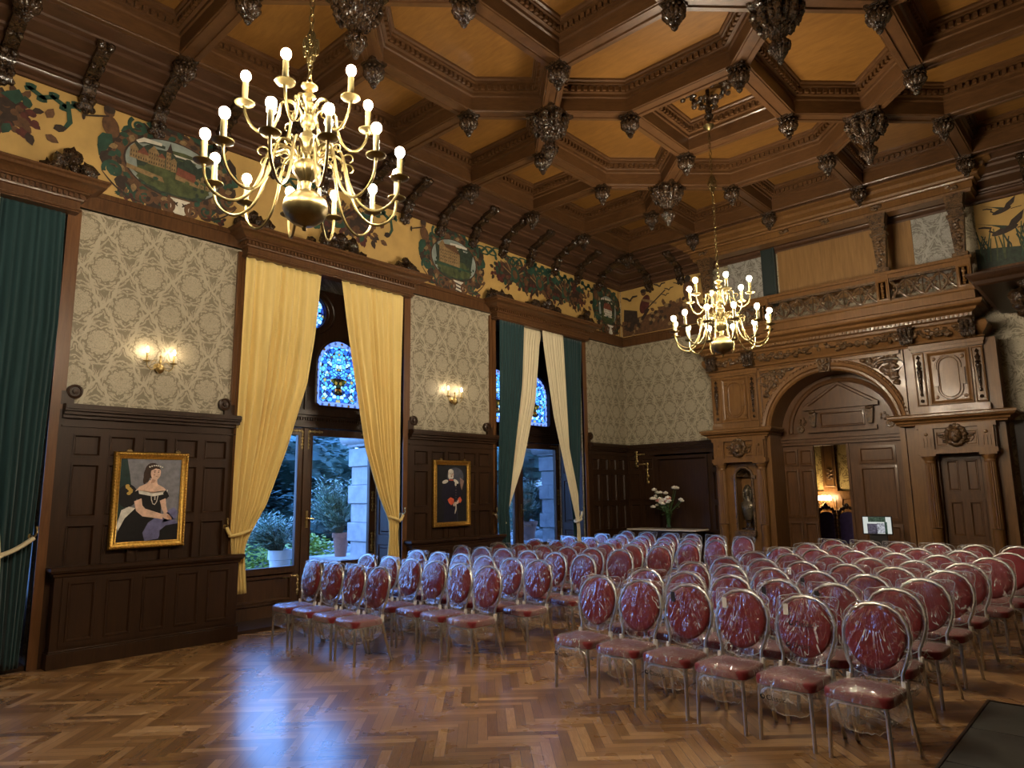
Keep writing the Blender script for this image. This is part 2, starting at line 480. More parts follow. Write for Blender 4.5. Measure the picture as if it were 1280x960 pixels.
# ================================================================ camera
CX, CZ, FPX = 9.3543, 1.85, 860.0
Rm = ((.73493, .67801, -.01368), (-.11646, .10631, -.98749), (-.66807, .72733, .15709))
cam = bpy.data.cameras.new('camera'); camo = bpy.data.objects.new('camera', cam); COL.objects.link(camo)
cam.sensor_width = 36; cam.lens = FPX / 1280 * 36; cam.clip_end = 200; cam.clip_start = .05
r_, d_, f_ = [Vector(a).normalized() for a in Rm]
camo.matrix_world = Matrix(((r_.x, -d_.x, -f_.x, CX), (r_.y, -d_.y, -f_.y, 0), (r_.z, -d_.z, -f_.z, CZ), (0, 0, 0, 1)))
sc.camera = camo
def proj(p):
    q = Vector(p) - Vector((CX, 0, CZ)); z = q.dot(f_)
    if z <= .1: return None
    return FPX * q.dot(r_) / z + 640, FPX * q.dot(d_) / z + 480
def inframe(p, m=10):
    q = proj(p); return q is not None and -m < q[0] < 1280 + m and -m < q[1] < 960 + m
def onZ(x, y, z):
    d = f_ + r_ * ((x - 640) / FPX) + d_ * ((y - 480) / FPX)
    return Vector((CX, 0, CZ)) + d * ((z - CZ) / d.z)

YF, XR = -2.83, 10.23
PIERS = [(2.2, 4.5), (7.36, 9.66), (12.52, 14.26)]
# ================================================================ shell
b = MB().box(-.75, XR + .3, YF - .3, 14.5, -.2, 0)
floor = tag(b.build('floor', M_FLOOR, None, 0), kind='structure')
b = MB()
for a, c in [(YF - .3, -.62)] + PIERS:
    b.box(-.7, 0, a, c + (.14 if c > 14 else 0), 0, 5.32)
b.box(-.7, 0, YF - .3, 14.4, 5.32, 8.1)
wall_left = tag(b.build('wall_left', M_PAPER, None, 0), kind='structure')
b = MB()
b.box(0, 3.62, YB, YB + .14, 0, 8.1); b.box(6.28, XR + .3, YB, YB + .14, 0, 8.1); b.box(3.62, 6.28, YB, YB + .14, 4.4, 8.1)
wall_back = tag(b.build('wall_back', M_PAPER, None, 0), kind='structure')
b = MB().box(XR, XR + .3, YF - .3, 14.4, 0, 8.1)
wall_right = tag(b.build('wall_right', M_PAPER, None, 0), kind='structure')
b = MB().box(0, XR, YF - .3, YF, 0, 8.1)
wall_front = tag(b.build('wall_front', M_PAPER, None, 0), kind='structure')
# unseen walls carry the same oak dado as the seen ones
b = MB().box(XR - .05, XR, YF, 14.2, 0, 2.95); tag(b.build('trim_right', W['dark'], None, 0), kind='structure')
b = MB().box(0, XR, YF, YF + .05, 0, 2.95); tag(b.build('trim_front', W['dark'], None, 0), kind='structure')

PANELP = lambda d, s: [(0, d), (s, d), (s, d + .012), (s + .014, d + .012), (s + .03, d - .022), (s + .034, d - .022)]
def panelgrid(b, M, us, vs, d=.05, s=.045):
    for u0, u1 in zip(us, us[1:]):
        for v0, v1 in zip(vs, vs[1:]):
            b.rings(M, rect(u0, u1, v0, v1), PANELP(d, s))
def wainscot(b, M, u0, u1, cols, body=.05, side=.12, brk=None):
    """oak dado panelling 2.95 m high between u0 and u1"""
    b.mbox(M, u0, u1, 0, 2.9, 0, .02)
    a, c = u0 + side, u1 - side
    us = [a + (c - a) * i / cols for i in range(cols + 1)]
    b.mbox(M, u0, a, 0, 2.9, 0, body); b.mbox(M, c, u1, 0, 2.9, 0, body)
    panelgrid(b, M, us, (.95, 1.60, 2.31, 2.66), body)
    b.mbox(M, a, c, 2.66, 2.9, 0, body); b.mbox(M, a, c, 0, .95, 0, body)
    for (z0, z1, dd) in ((2.70, 2.72, .07), (2.80, 2.84, .09), (2.84, 2.88, .13), (2.88, 2.905, .165), (2.905, 2.955, .18), (2.955, 2.965, .15)):
        b.mbox(M, u0 + .03, u1 - .03, z0, z1, 0, dd)
n = 0
for k, (a, c) in enumerate(PIERS):
    b = MB()
    wainscot(b, ML, a + .10, c - .02, 4 if k == 2 else 5)
    # edge boards of the window openings, with a small scroll above the dado
    ends = [(a, 1)] + ([(c, -1)] if k < 2 else [])
    for e, sgn in ends:
        b.mi = 1
        y0, y1 = sorted((e, e + sgn * .15))
        b.mbox(ML, y0, y1, 0, 5.36, 0, .045)
        y0, y1 = sorted((e, e + sgn * .10))
        b.mbox(ML, y0, y1, 0, 5.36, 0, .06)
        b.mi = 0
        uc = e + sgn * .24
        b.mbox(ML, *sorted((e + sgn * .1, uc)), 2.96, 3.12, 0, .05)
        b.lathe([(.085, 0), (.085, .06), (.06, .07), (.055, .055), (.03, .055), (.03, .075), (0, .08)], 18, (0, uc, 3.12), axis='x')
    n += 1
    tr_ = tag(b.build('trim_%d' % n, [W['dark'], W['board']], None, 30), kind='structure')
b = MB()
for a, c in PIERS:
    b.mbox(ML, a + .0, c, 5.40, 5.60, 0, .05); b.mbox(ML, a, c, 5.58, 5.645, 0, .075); b.mbox(ML, a, c, 5.40, 5.43, 0, .065)
tag(b.build('trim_4', W['mid'], None, 30), kind='structure')
# portal wall: dado, picture rail
b = MB()
M = MBK
b.mbox(M, 0, 2.6, 0, 2.9, 0, .02)
for x0, x1, cols in ((.06, .80, 2), (2.22, 2.5, 1)):
    us = [x0 + (x1 - x0) * i / cols for i in range(cols + 1)]
    panelgrid(b, M, us, (.95, 1.60, 2.31, 2.66))
b.rings(M, rect(.80, 2.22, .9, 2.70), [(0, .05), (.06, .05), (.06, .10), (.11, .10), (.14, .03), (.142, .03)])
b.mbox(M, .02, 2.5, 2.66, 2.9, 0, .05); b.mbox(M, .02, 2.5, 0, .95, 0, .05)
for (z0, z1, dd) in ((2.70, 2.72, .07), (2.80, 2.84, .09), (2.84, 2.88, .13), (2.88, 2.905, .165), (2.905, 2.955, .18)):
    b.mbox(M, .02, 2.55, z0, z1, 0, dd)
b.mbox(M, 7.75, XR, 0, 2.95, 0, .06)
tag(b.build('trim_5', W['dark'], None, 30), kind='structure')
b = MB()
for x0, x1 in ((0, 2.6), (7.5, XR)):
    b.mbox(MBK, x0, x1, 5.40, 5.60, 0, .05); b.mbox(MBK, x0, x1, 5.58, 5.63, 0, .075)
tag(b.build('trim_6', W['mid'], None, 30), kind='structure')

# ================================================================ windows (french doors with stained lights above)
D = -.75
MD = lambda u, v, d: (D + d, u, v)
def hole(b, M, rc, c, inside, d0, d1, n=48):
    """slab rc=(u0,u1,v0,v1) with a star-shaped hole round c"""
    u0, u1, v0, v1 = rc
    an = [2 * PI * i / n for i in range(n)] + [math.atan2(v - c[1], u - c[0]) % (2 * PI) for u in (u0, u1) for v in (v0, v1)]
    an = sorted(set(round(a, 6) for a in an)); inn = []; out = []
    for a in an:
        ca, sa = cos(a), sin(a)
        t = min([((u1 if ca > 0 else u0) - c[0]) / ca if abs(ca) > 1e-9 else 1e9, ((v1 if sa > 0 else v0) - c[1]) / sa if abs(sa) > 1e-9 else 1e9])
        lo, hi = 0, t
        for _ in range(40):
            md = (lo + hi) / 2
            if inside(c[0] + ca * md, c[1] + sa * md): lo = md
            else: hi = md
        inn.append((c[0] + ca * lo, c[1] + sa * lo)); out.append((c[0] + ca * t, c[1] + sa * t))
    m = len(an)
    vs = [M(*p, d1) for p in inn] + [M(*p, d1) for p in out] + [M(*p, d0) for p in inn] + [M(*p, d0) for p in out]
    fs = []
    for i in range(m):
        j = (i + 1) % m
        fs += [(i, j, m + j, m + i), (2 * m + i, 3 * m + i, 3 * m + j, 2 * m + j), (i, 2 * m + i, 2 * m + j, j)]
    b.add(vs, fs); return inn
def corner_brass(b, u, v, su, sv, d):
    for k in range(6):
        b.ball((D + d, u + su * (.02 + .045 * k), v), (.008, .026, .018 if k % 2 else .026), 8, 5)
        b.ball((D + d, u, v + sv * (.02 + .05 * k)), (.008, .018 if k % 2 else .026, .028), 8, 5)
OPEN = ((-.62, 2.2), (4.5, 7.36), (9.66, 12.52))
for wi, yc in enumerate((.80, 5.97, 11.13)):
    root = empty('window_%d' % (wi + 1), (D, yc, 0), kind='structure')
    b = MB(); y0, y1 = yc - 1.42, yc + 1.40
    b.mbox(MD, y0 - .1, y0, 0, 5.32, -.06, .12); b.mbox(MD, y1, y1 + .1, 0, 5.32, -.06, .12)
    b.mbox(MD, y0, y1, 2.96, 3.24, -.06, .08); b.mbox(MD, y0, y1, 3.16, 3.24, -.06, .15); b.mbox(MD, y0, y1, 3.12, 3.16, -.06, .12); b.mbox(MD, y0, y1, 2.96, 3.0, -.06, .11)
    k = 0; yy = y0 + .02
    while yy < y1: b.mbox(MD, yy, yy + .022, 3.075, 3.12, .08, .108); yy += .045
    panes = []
    for s in (-1, 1):
        cu = yc + s * .62
        ins = lambda u, v, cu=cu: (abs(u - cu) < .47 and 3.33 < v < 4.03) or (v >= 4.03 and (u - cu) ** 2 + (v - 4.03) ** 2 < .2209)
        uu0, uu1 = (y0, yc) if s < 0 else (yc, y1)
        p = hole(b, MD, (uu0, uu1, 3.24, 4.6), (cu, 3.85), ins, -.04, .05)
        panes.append(p)
        b.tube([MD(*q, .055) for q in p], .022, 6, True)
    ins = lambda u, v: (u - yc) ** 2 + (v - 4.92) ** 2 < .0961
    p = hole(b, MD, (y0, y1, 4.6, 5.32), (yc, 4.92), ins, -.04, .05); panes.append(p)
    for rr in (.36, .46): b.tube([MD(yc + rr * cos(a * PI / 18), 4.92 + rr * .86 * sin(a * PI / 18), .055) for a in range(36)], .016, 5, True)
    b.mbox(MD, yc - .06, yc + .06, 3.24, 4.6, -.04, .08)
    b.build('frame', W['dark'], root, 30)
    b = MB()   # panelled reveal and threshold
    for ys, sg in ((OPEN[wi][0], 1), (OPEN[wi][1], -1)):
        Mr = (lambda u, v, d, ys=ys, sg=sg: (u, ys - sg * .001 + sg * d, v))
        for v0, v1 in ((.15, 1.1), (1.1, 2.2), (2.2, 3.3), (3.3, 5.3)):
            b.rings(Mr, rect(D + .12, -.02, v0, v1), [(0, .03), (.08, .03), (.09, .015), (.13, .015), (.15, .035), (.151, .035)])
    b.mbox(MD, y0 - .1, y1 + .1, -.0, .05, -.1, .75)
    b.build('reveal', W['dark'], root, 30)
    for s in (-1, 1):
        u0, u1 = (y0, yc - .004) if s < 0 else (yc + .004, y1)
        lf = MB()
        gu0, gu1 = u0 + .13, u1 - .13
        lf.mbox(MD, u0, gu0, .05, 2.95, -.03, .03); lf.mbox(MD, gu1, u1, .05, 2.95, -.03, .03)
        lf.mbox(MD, gu0, gu1, 2.83, 2.95, -.03, .03); lf.mbox(MD, gu0, gu1, .66, .78, -.03, .03); lf.mbox(MD, gu0, gu1, .05, .66, -.03, .0)
        lf.rings(MD, rect(gu0, gu1, .24, .68), [(0, .03), (.03, .03), (.04, .045), (.06, .045), (.075, .01), (.076, .01)])
        lf.mbox(MD, gu0 - .05, gu1 + .05, .05, .22, 0, .04)
        lf.rings(MD, rect(gu0 - .012, gu1 + .012, .768, 2.842), [(0, .03), (0, .042), (.012, .042), (.014, .02)], cap=False)
        if s > 0: lf.mbox(MD, yc - .035, yc + .035, .05, 2.95, .03, .055)
        leaf = lf.build('door_leaf', W['frenchdoor'], root, 30)
        g = MB(); g.mbox(MD, gu0, gu1, .78, 2.83, -.006, .0); g.build('pane', M_GLASS, leaf, 0)
        c = MB()
        for (uu, su) in ((u0 + .05, 1), (u1 - .05, -1)):
            corner_brass(c, uu, 2.90, su, -1, .036); corner_brass(c, uu, .62, su, -1, .036)
        for vv in (.9, 1.6): 
            uu = u1 - .05 if s > 0 else u0 + .05
            for q in range(7): c.ball((D + .036, uu, vv + q * .05), (.008, .022 if q % 2 else .032, .028), 8, 5)
        c.build('brass_mount', M_BRASSD, leaf, 40)
    h = MB(); h.mbox(MD, yc + .03, yc + .07, 1.35, 1.62, .055, .068); h.tube([MD(yc + .05, 1.5, .06), MD(yc + .05, 1.5, .11), MD(yc + .16, 1.49, .115)], .011, 8)
    h.build('door_handle', M_BRASSD, root, 40)
    for i, p in enumerate(panes):
        if i < 2:
            cu = yc + (-1, 1)[i] * .62
            Ls = MB(); Ls.flat(MD, [(cu + (q[0] - cu) * .8, 3.92 + (q[1] - 3.92) * .84) for q in p], 0)
            pn = Ls.build('stained_light', M_STAIN, root, 0)
            bd = MB(); m = len(p)
            for j in range(m):
                a_, b_ = p[j], p[(j + 1) % m]
                sa = (cu + (a_[0] - cu) * .8, 3.92 + (a_[1] - 3.92) * .84); sb = (cu + (b_[0] - cu) * .8, 3.92 + (b_[1] - 3.92) * .84)
                bd.add([MD(*a_, 0), MD(*b_, 0), MD(*sb, 0), MD(*sa, 0)], [(0, 1, 2, 3)])
            bd.build('border_glass', M_BORD, root, 0)
            jw = MB(); wh = MB(); tot = 0
            for j in range(m):
                a_, b_ = p[j], p[(j + 1) % m]; tot += math.hypot(a_[0] - b_[0], a_[1] - b_[1])
            acc = 0; nxt = 0; st = tot / 26; kk = 0
            for j in range(m):
                a_, b_ = p[j], p[(j + 1) % m]; L = math.hypot(a_[0] - b_[0], a_[1] - b_[1])
                while nxt < acc + L:
                    t = (nxt - acc) / max(L, 1e-6); q = (a_[0] + (b_[0] - a_[0]) * t, a_[1] + (b_[1] - a_[1]) * t)
                    q = (cu + (q[0] - cu) * .9, 3.92 + (q[1] - 3.92) * .92)
                    (jw if kk % 3 else wh).ball(MD(*q, .0), (.006, .026, .026), 10, 6); nxt += st; kk += 1
                acc += L
            jw.build('roundel', M_JEWEL, root, 40); wh.build('amber_roundel', M_AMBER, root, 40)
            # leaded urn of the light
            u_ = MB(); u_.lathe([(.02, 3.55), (.09, 3.57), (.05, 3.62), (.05, 3.70), (.16, 3.78), (.17, 3.82), (.1, 3.84)], 14, (D, cu, 0))
            vs = [(D + (x - D) * .05, y, z) for x, y, z in u_.v]; u_.v = vs
            u_.build('painted_urn', M_AMBER, root, 40)
        else:
            Ls = MB(); Ls.flat(MD, p, 0); Ls.build('stained_light', M_STAIN, root, 0)

# ================================================================ low panelled cabinets in front of the dado
def cabinet(a, c, lab):
    root = empty('low_cabinet', (.1, (a + c) / 2, 0), lab, 'cabinet', 'panelled cabinets along the window wall')
    x0, x1 = .055, .2
    b = MB(); b.box(x0, x1, a, c, .17, 1.02); b.box(x0, x1 + .022, a - .022, c + .022, 0, .17); b.box(x0, x1 + .01, a - .01, c + .01, .17, .19)
    b.build('body', W['dark'], root, 30, .004)
    b = MB(); b.sweep([(x0, a), (x1, a), (x1, c), (x0, c)], [(0, .985), (.015, .99), (.02, 1.02), (.045, 1.035), (.05, 1.05), (.06, 1.055), (.06, 1.085), (.05, 1.095), (-.1, 1.095)])
    b.box(x0, x1 + .04, a - .04, c + .04, 1.06, 1.092)
    b.build('top', W['dark'], root, 30)
    Mf = lambda u, v, d: (x1 + d, u, v)
    w = (c - a - .16) / 5
    for i in range(5):
        p = MB(); u = a + .08 + w * i
        p.rings(Mf, rect(u, u + w, .22, .98), [(0, .002), (0, .012), (.055, .012), (.06, .02), (.075, .02), (.09, .004), (.092, .004)])
        p.build('panel', W['dark'], root, 30)
cabinet(2.36, 4.49, 'low dark oak panelled cabinet under the portrait of the lady')
cabinet(7.46, 9.64, 'low dark oak panelled cabinet under the portrait of the officer')

# ================================================================ pelmets over the windows
def blobs(b, pts, r, flat=1.0, seed=0):
    for i, p in enumerate(pts):
        rr = r * random.uniform(.7, 1.25)
        b.ball(p, (rr * flat, rr, rr), 9, 6, .55, 3.2, seed + i)
def pelmet(yc, lab):
    a, c = yc - 1.52, yc + 1.50
    root = empty('window_pelmet', (.2, yc, 5.27), lab, 'pelmet', 'carved oak pelmets over the tall windows')
    b = MB()
    b.sweep([(.014, a), (.2, a), (.2, c), (.014, c)], [(-.18, 5.27), (0, 5.27), (.0, 5.285), (.02, 5.29), (.02, 5.31), (.005, 5.32), (.005, 5.40), (.03, 5.41), (.035, 5.425), (.035, 5.485), (.07, 5.49), (.08, 5.505), (.10, 5.51), (.14, 5.55), (.20, 5.575), (.22, 5.58), (.22, 5.615), (.25, 5.63), (.25, 5.655), (-.18, 5.66)])
    d = b; y = a - .03
    while y < c + .01:
        d.box(.225, .265, y, y + .028, 5.432, 5.482); y += .056
    for yy in (a, c):
        s = -1 if yy == a else 1
        for k in range(4):
            d.box(.03 + .05 * k, .055 + .05 * k, yy + s * .025, yy + s * .06, 5.432, 5.482)
    b.build('cornice', W['mid'], root, 30)
    for yy, n, w in ((a + .10, 12, .26), (yc, 26, .60), (c - .10, 12, .26)):
        f = MB(); pts = []
        for i in range(n):
            t = random.uniform(-1, 1)
            pts.append((.09 + random.uniform(0, .13), yy + t * w, 5.70 + random.uniform(0, .26) * (1 - abs(t) ** 1.5)))
        blobs(f, pts, .088, .8, int(yy * 10))
        f.lathe([(.02, 5.66), (.05, 5.7), (.03, 5.74), (.06, 5.8), (.02, 5.86), (0, 5.9)], 10, (.24, yy, 0))
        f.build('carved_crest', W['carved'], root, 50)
pelmet(.78, 'carved oak pelmet over the dark green curtain beside the cabinet')
pelmet(5.93, 'carved oak pelmet over the pair of yellow curtains')
pelmet(11.08, 'carved oak pelmet over the green and cream curtains')

# ================================================================ curtains
def drape(name, mat, lab, zt, zb, tabL, tabR, folds, amp, x0, grp=None, tie=None, cat='curtain'):
    zm = (zt + zb) / 2
    yb = (lerp_tab(-zb, tabL) + lerp_tab(-zb, tabR)) / 2
    root = empty(name, (x0, yb, zb), lab, cat, grp)
    NU, NV = folds * 8, 60
    wtop = lerp_tab(-zt, tabR) - lerp_tab(-zt, tabL)
    ph = random.uniform(0, 6)
    def fn(u, v):
        z = zt + (zb - zt) * v
        l, r = lerp_tab(-z, tabL), lerp_tab(-z, tabR)
        w = (r - l) / wtop
        uw = u + .022 * sin(9.1 * u + ph) + .012 * sin(23 * u + 2 * ph) + .006 * sin(4 * v + 11 * u)
        k = uw * folds * 2 * PI + ph + .4 * sin(2.2 * v + u * 4)
        am = amp * (.62 + .75 * abs(mnoise.noise(Vector((u * 5.3, ph, v * .8)))) * 2) * (.45 + .75 * min(1, v * 1.6)) * (.35 + .65 * min(1, w * 1.3))
        x = x0 + am * (sin(k) + .35 * sin(k * .37 + 2 * v) * (1 + v))
        y = l + (r - l) * (u + .25 / folds / 2 / PI * sin(2 * k) * .5)
        return (x, y, z)
    b = MB().grid(fn, NU, NV)
    b.build('cloth', mat, root, 180, 0, .006)
    if tie:
        (yc, zc, hw, th, hook, mt) = tie
        t = MB()
        pts = []
        for i in range(28):
            a = 2 * PI * i / 28
            pts.append((x0 + .075 * cos(a), yc + (hw + .015) * sin(a), zc + .04 * sin(a) * th))
        t.tube(pts, [.022] * 28, 6, True)
        hx, hy, hz = hook
        s = 1 if hy > yc else -1
        p0 = Vector((x0 + .02, yc + s * hw, zc + .03 * s * th)); p1 = Vector((hx, hy, hz))
        t.tube([p0 + (p1 - p0) * (i / 6) + Vector((0, 0, -.02 * sin(PI * i / 6))) for i in range(7)], .026, 6)
        t.build('tieback', mt, root, 60)
        h = MB(); h.tube([(.05, hy, hz + .01), (hx + .02, hy, hz + .02), (hx + .05, hy + s * .01, hz + .05), (hx + .04, hy + s * .01, hz + .10)], .011, 8)
        h.ball((hx + .04, hy + s * .01, hz + .11), .018, 8, 6); h.lathe([(.03, 0), (.03, .015)], 10, (.045, hy, hz + .01), axis='x')
        h.build('hook', M_BRASSD, root, 50)
    return root
X0 = .115
drape('window_curtain', M_YEL, 'yellow curtain tied back beside the portrait of the lady', 5.28, .56,
      [(-5.3, 4.43), (-1.45, 4.40), (-1.3, 4.41), (-.5, 4.48)], [(-5.28, 5.67), (-4.29, 5.60), (-3.53, 5.49), (-2.55, 5.19), (-1.75, 4.90), (-1.32, 4.66), (-1.15, 4.60), (-.8, 4.63), (-.5, 4.66)],
      10, .045, X0, 'yellow curtains', (4.535, 1.37, .13, 1, (.11, 4.34, 1.45), M_YEL))
drape('window_curtain', M_YEL, 'yellow curtain tied back beside the portrait of the officer', 5.28, .45,
      [(-5.29, 6.03), (-4.64, 6.14), (-4.0, 6.26), (-2.6, 6.56), (-1.84, 6.85), (-1.45, 7.05), (-1.2, 7.07), (-.4, 7.0)], [(-5.3, 7.30), (-1.45, 7.25), (-1.2, 7.23), (-.4, 7.30)],
      10, .045, X0, 'yellow curtains', (7.15, 1.46, .09, -1, (.11, 7.34, 1.52), M_YEL))
G3 = 'drapes at the window nearer the portal'
drape('window_curtain', M_CREAM, 'cream drape pulled aside between portrait of the officer and the window gap', 5.27, 1.2,
      [(-5.26, 10.33), (-4.05, 10.25), (-2.58, 9.98), (-1.5, 9.72), (-1.2, 9.70)], [(-5.2, 11.05), (-4.99, 10.99), (-3.77, 10.82), (-2.43, 10.38), (-1.5, 9.92), (-1.2, 9.84)],
      8, .015, .075, G3, (9.78, 1.30, .06, -1, (.11, 9.56, 1.47), M_CREAM))
drape('window_curtain', M_CREAM, 'cream drape pulled aside and knotted low beside the corner panelling', 5.27, .45,
      [(-5.2, 10.98), (-4.9, 11.02), (-3.47, 11.3), (-2.29, 11.66), (-1.27, 11.98), (-1.1, 12.0), (-.4, 12.0)], [(-5.27, 11.68), (-2.8, 11.80), (-1.8, 12.07), (-1.27, 12.09), (-.4, 12.14)],
      8, .015, .172, G3, (12.04, 1.27, .06, 1, (.11, 12.27, 1.42), M_CREAM))
drape('window_curtain', M_GREEN, 'dark green curtain hanging beside the portrait of the officer', 5.27, .3,
      [(-5.26, 9.66), (-3.34, 9.63), (-1.5, 9.55), (-.3, 9.66)], [(-5.26, 10.38), (-4.05, 10.29), (-2.58, 10.03), (-1.6, 9.86), (-.3, 9.93)],
      9, .015, .172, G3)
drape('window_curtain', M_GREEN, 'dark green curtain hanging beside the corner wallpaper, behind a cream drape', 5.27, .3,
      [(-5.27, 11.66), (-2.8, 11.74), (-1.43, 11.98), (-.3, 12.05)], [(-5.29, 12.49), (-2.82, 12.33), (-1.43, 12.2), (-.3, 12.25)],
      9, .015, .07, G3)
drape('window_curtain', M_GREEN, 'tall dark green curtain hanging beside the cabinet under the portrait of the lady', 5.3, .05,
      [(-5.3, 1.50), (-3, 1.50), (-1.4, 1.56), (-.05, 1.68)], [(-5.3, 2.17), (-3.9, 2.2), (-2.8, 2.17), (-1.45, 2.14), (-.05, 2.11)],
      9, .018, .07, 'dark green curtains')
drape('window_curtain', M_CREAM, 'cream drape with a strap tied to a brass hook before the green curtain', 5.3, .4,
      [(-5.3, .95), (-3, 1.15), (-1.3, 1.68), (-.4, 1.66)], [(-5.3, 1.5), (-3, 1.62), (-1.3, 1.84), (-.4, 1.88)],
      6, .014, .195, 'cream drapes', (1.79, 1.24, .05, 1, (.2, 2.13, 1.44), M_CREAM))
# ================================================================ painted frieze
P_YEL = plain('frieze_ochre', (.46, .295, .095), .55, 0, 0, .12, 3)
P_GRN = plain('frieze_green', (.018, .055, .036), .55, 0, 0, .35, 9)
P_BRN = plain('frieze_brown', (.10, .048, .022), .55, 0, 0, .4, 14)
P_DRK = plain('frieze_umber', (.030, .018, .012), .55, 0, 0, .4, 16)
P_SKY = plain('frieze_sky', (.22, .26, .24), .55, 0, 0, .3, 5)
P_TREE = plain('frieze_forest', (.022, .036, .024), .55, 0, 0, .4, 18)
P_MEAD = plain('frieze_meadow', (.055, .07, .026), .55, 0, 0, .5, 11)
P_CAS = plain('frieze_masonry', (.22, .145, .065), .55, 0, 0, .35, 22)
P_ROOF = plain('frieze_roof', (.16, .05, .03), .55, 0, 0, .3, 22)
P_WHT = plain('frieze_white', (.55, .52, .44), .55, 0, 0, .15, 10)
P_RED = plain('frieze_red', (.075, .018, .014), .55, 0, 0, .4, 14)
PAL = [P_YEL, P_GRN, P_BRN, P_DRK, P_SKY, P_TREE, P_MEAD, P_CAS, P_ROOF, P_WHT, P_RED]
YEL, GRN, BRN, DRK, SKY, TREE, MEAD, CAS, ROOF, WHT, REDC = range(11)

class Paint:
    """flat painted shapes in thin layers of paint on the frieze"""
    def __init__(s, M): s.M = M; s.b = MB(); s.d = .002
    def poly(s, pts, c):
        s.b.mi = c; s.d += .00006; s.b.flat(s.M, pts, s.d)
    def tri(s, pts, c):      # star-shaped polygon as a fan
        s.b.mi = c; s.d += .00006
        cu = sum(p[0] for p in pts) / len(pts); cv = sum(p[1] for p in pts) / len(pts)
        n = len(pts); s.b.add([s.M(cu, cv, s.d)] + [s.M(p[0], p[1], s.d) for p in pts], [(0, 1 + i, 1 + (i + 1) % n) for i in range(n)])
    def ell(s, u, v, a, b_, c, n=28, rot=0, jag=0, k=9):
        pts = []
        for i in range(n):
            t = 2 * PI * i / n; f = 1 + (jag * (1 if i % 2 else -1)) + (jag * .5 * sin(k * t) if jag else 0)
            x, y = a * cos(t) * f, b_ * sin(t) * f
            pts.append((u + x * cos(rot) - y * sin(rot), v + x * sin(rot) + y * cos(rot)))
        s.tri(pts, c)
    def band(s, pts, w, c):
        s.b.mi = c; s.d += .00006; vs = []; n = len(pts)
        for i in range(n):
            a, e = pts[max(i - 1, 0)], pts[min(i + 1, n - 1)]
            dx, dy = e[0] - a[0], e[1] - a[1]; l = math.hypot(dx, dy) or 1
            ww = w[i] if isinstance(w, list) else w * (.35 + .65 * sin(PI * (i + .5) / n))
            vs += [s.M(pts[i][0] - dy / l * ww, pts[i][1] + dx / l * ww, s.d), s.M(pts[i][0] + dy / l * ww, pts[i][1] - dx / l * ww, s.d)]
        s.b.add(vs, [(2 * i, 2 * i + 1, 2 * i + 3, 2 * i + 2) for i in range(n - 1)])
    def leaf(s, u, v, L, ang, c, w=.3):
        p = [(0, 0), (.3, w), (.65, w * .9), (1, 0), (.65, -w * .9), (.3, -w)]
        s.tri([(u + L * (x * cos(ang) - y * sin(ang)), v + L * (x * sin(ang) + y * cos(ang))) for x, y in p], c)
    def spiral(s, u, v, r, c, w=.02, a0=0, turns=1.6, sg=1):
        s.band([(u + r * (1 - .8 * i / 30) * cos(a0 + sg * turns * 2 * PI * i / 30), v + r * (1 - .8 * i / 30) * sin(a0 + sg * turns * 2 * PI * i / 30)) for i in range(31)], [w * (1 - .6 * i / 30) for i in range(31)], c)
    def ribbon(s, u0, v0, u1, v1, c=GRN, amp=.08, n=2.5, w=.028):
        pts = []
        for i in range(46):
            t = i / 45
            pts.append((u0 + (u1 - u0) * t + .07 * sin(2 * n * PI * t * 2), v0 + (v1 - v0) * t + amp * sin(n * 2 * PI * t)))
        s.band(pts, [w * (.45 + .55 * abs(cos(n * PI * i / 45 * 2))) for i in range(46)], c)
    def garland(s, u, v, a, b_, n, cols, rl=.06):
        s.ell(u, v, a * .82, b_ * .82, cols[0], 30, 0, .10)
        for i in range(n):
            t = random.uniform(0, 2 * PI); q = random.uniform(.15, 1) ** .6
            x, y = u + a * q * cos(t), v + b_ * q * sin(t)
            if i % 3: s.ell(x, y, rl * .5, rl * .5, random.choice(cols[1:]), 10)
            else: s.leaf(x, y, rl * 1.5, t + random.uniform(-.6, .6), random.choice(cols))
    def build(s, name, parent): return s.b.build(name, PAL, parent, 0)

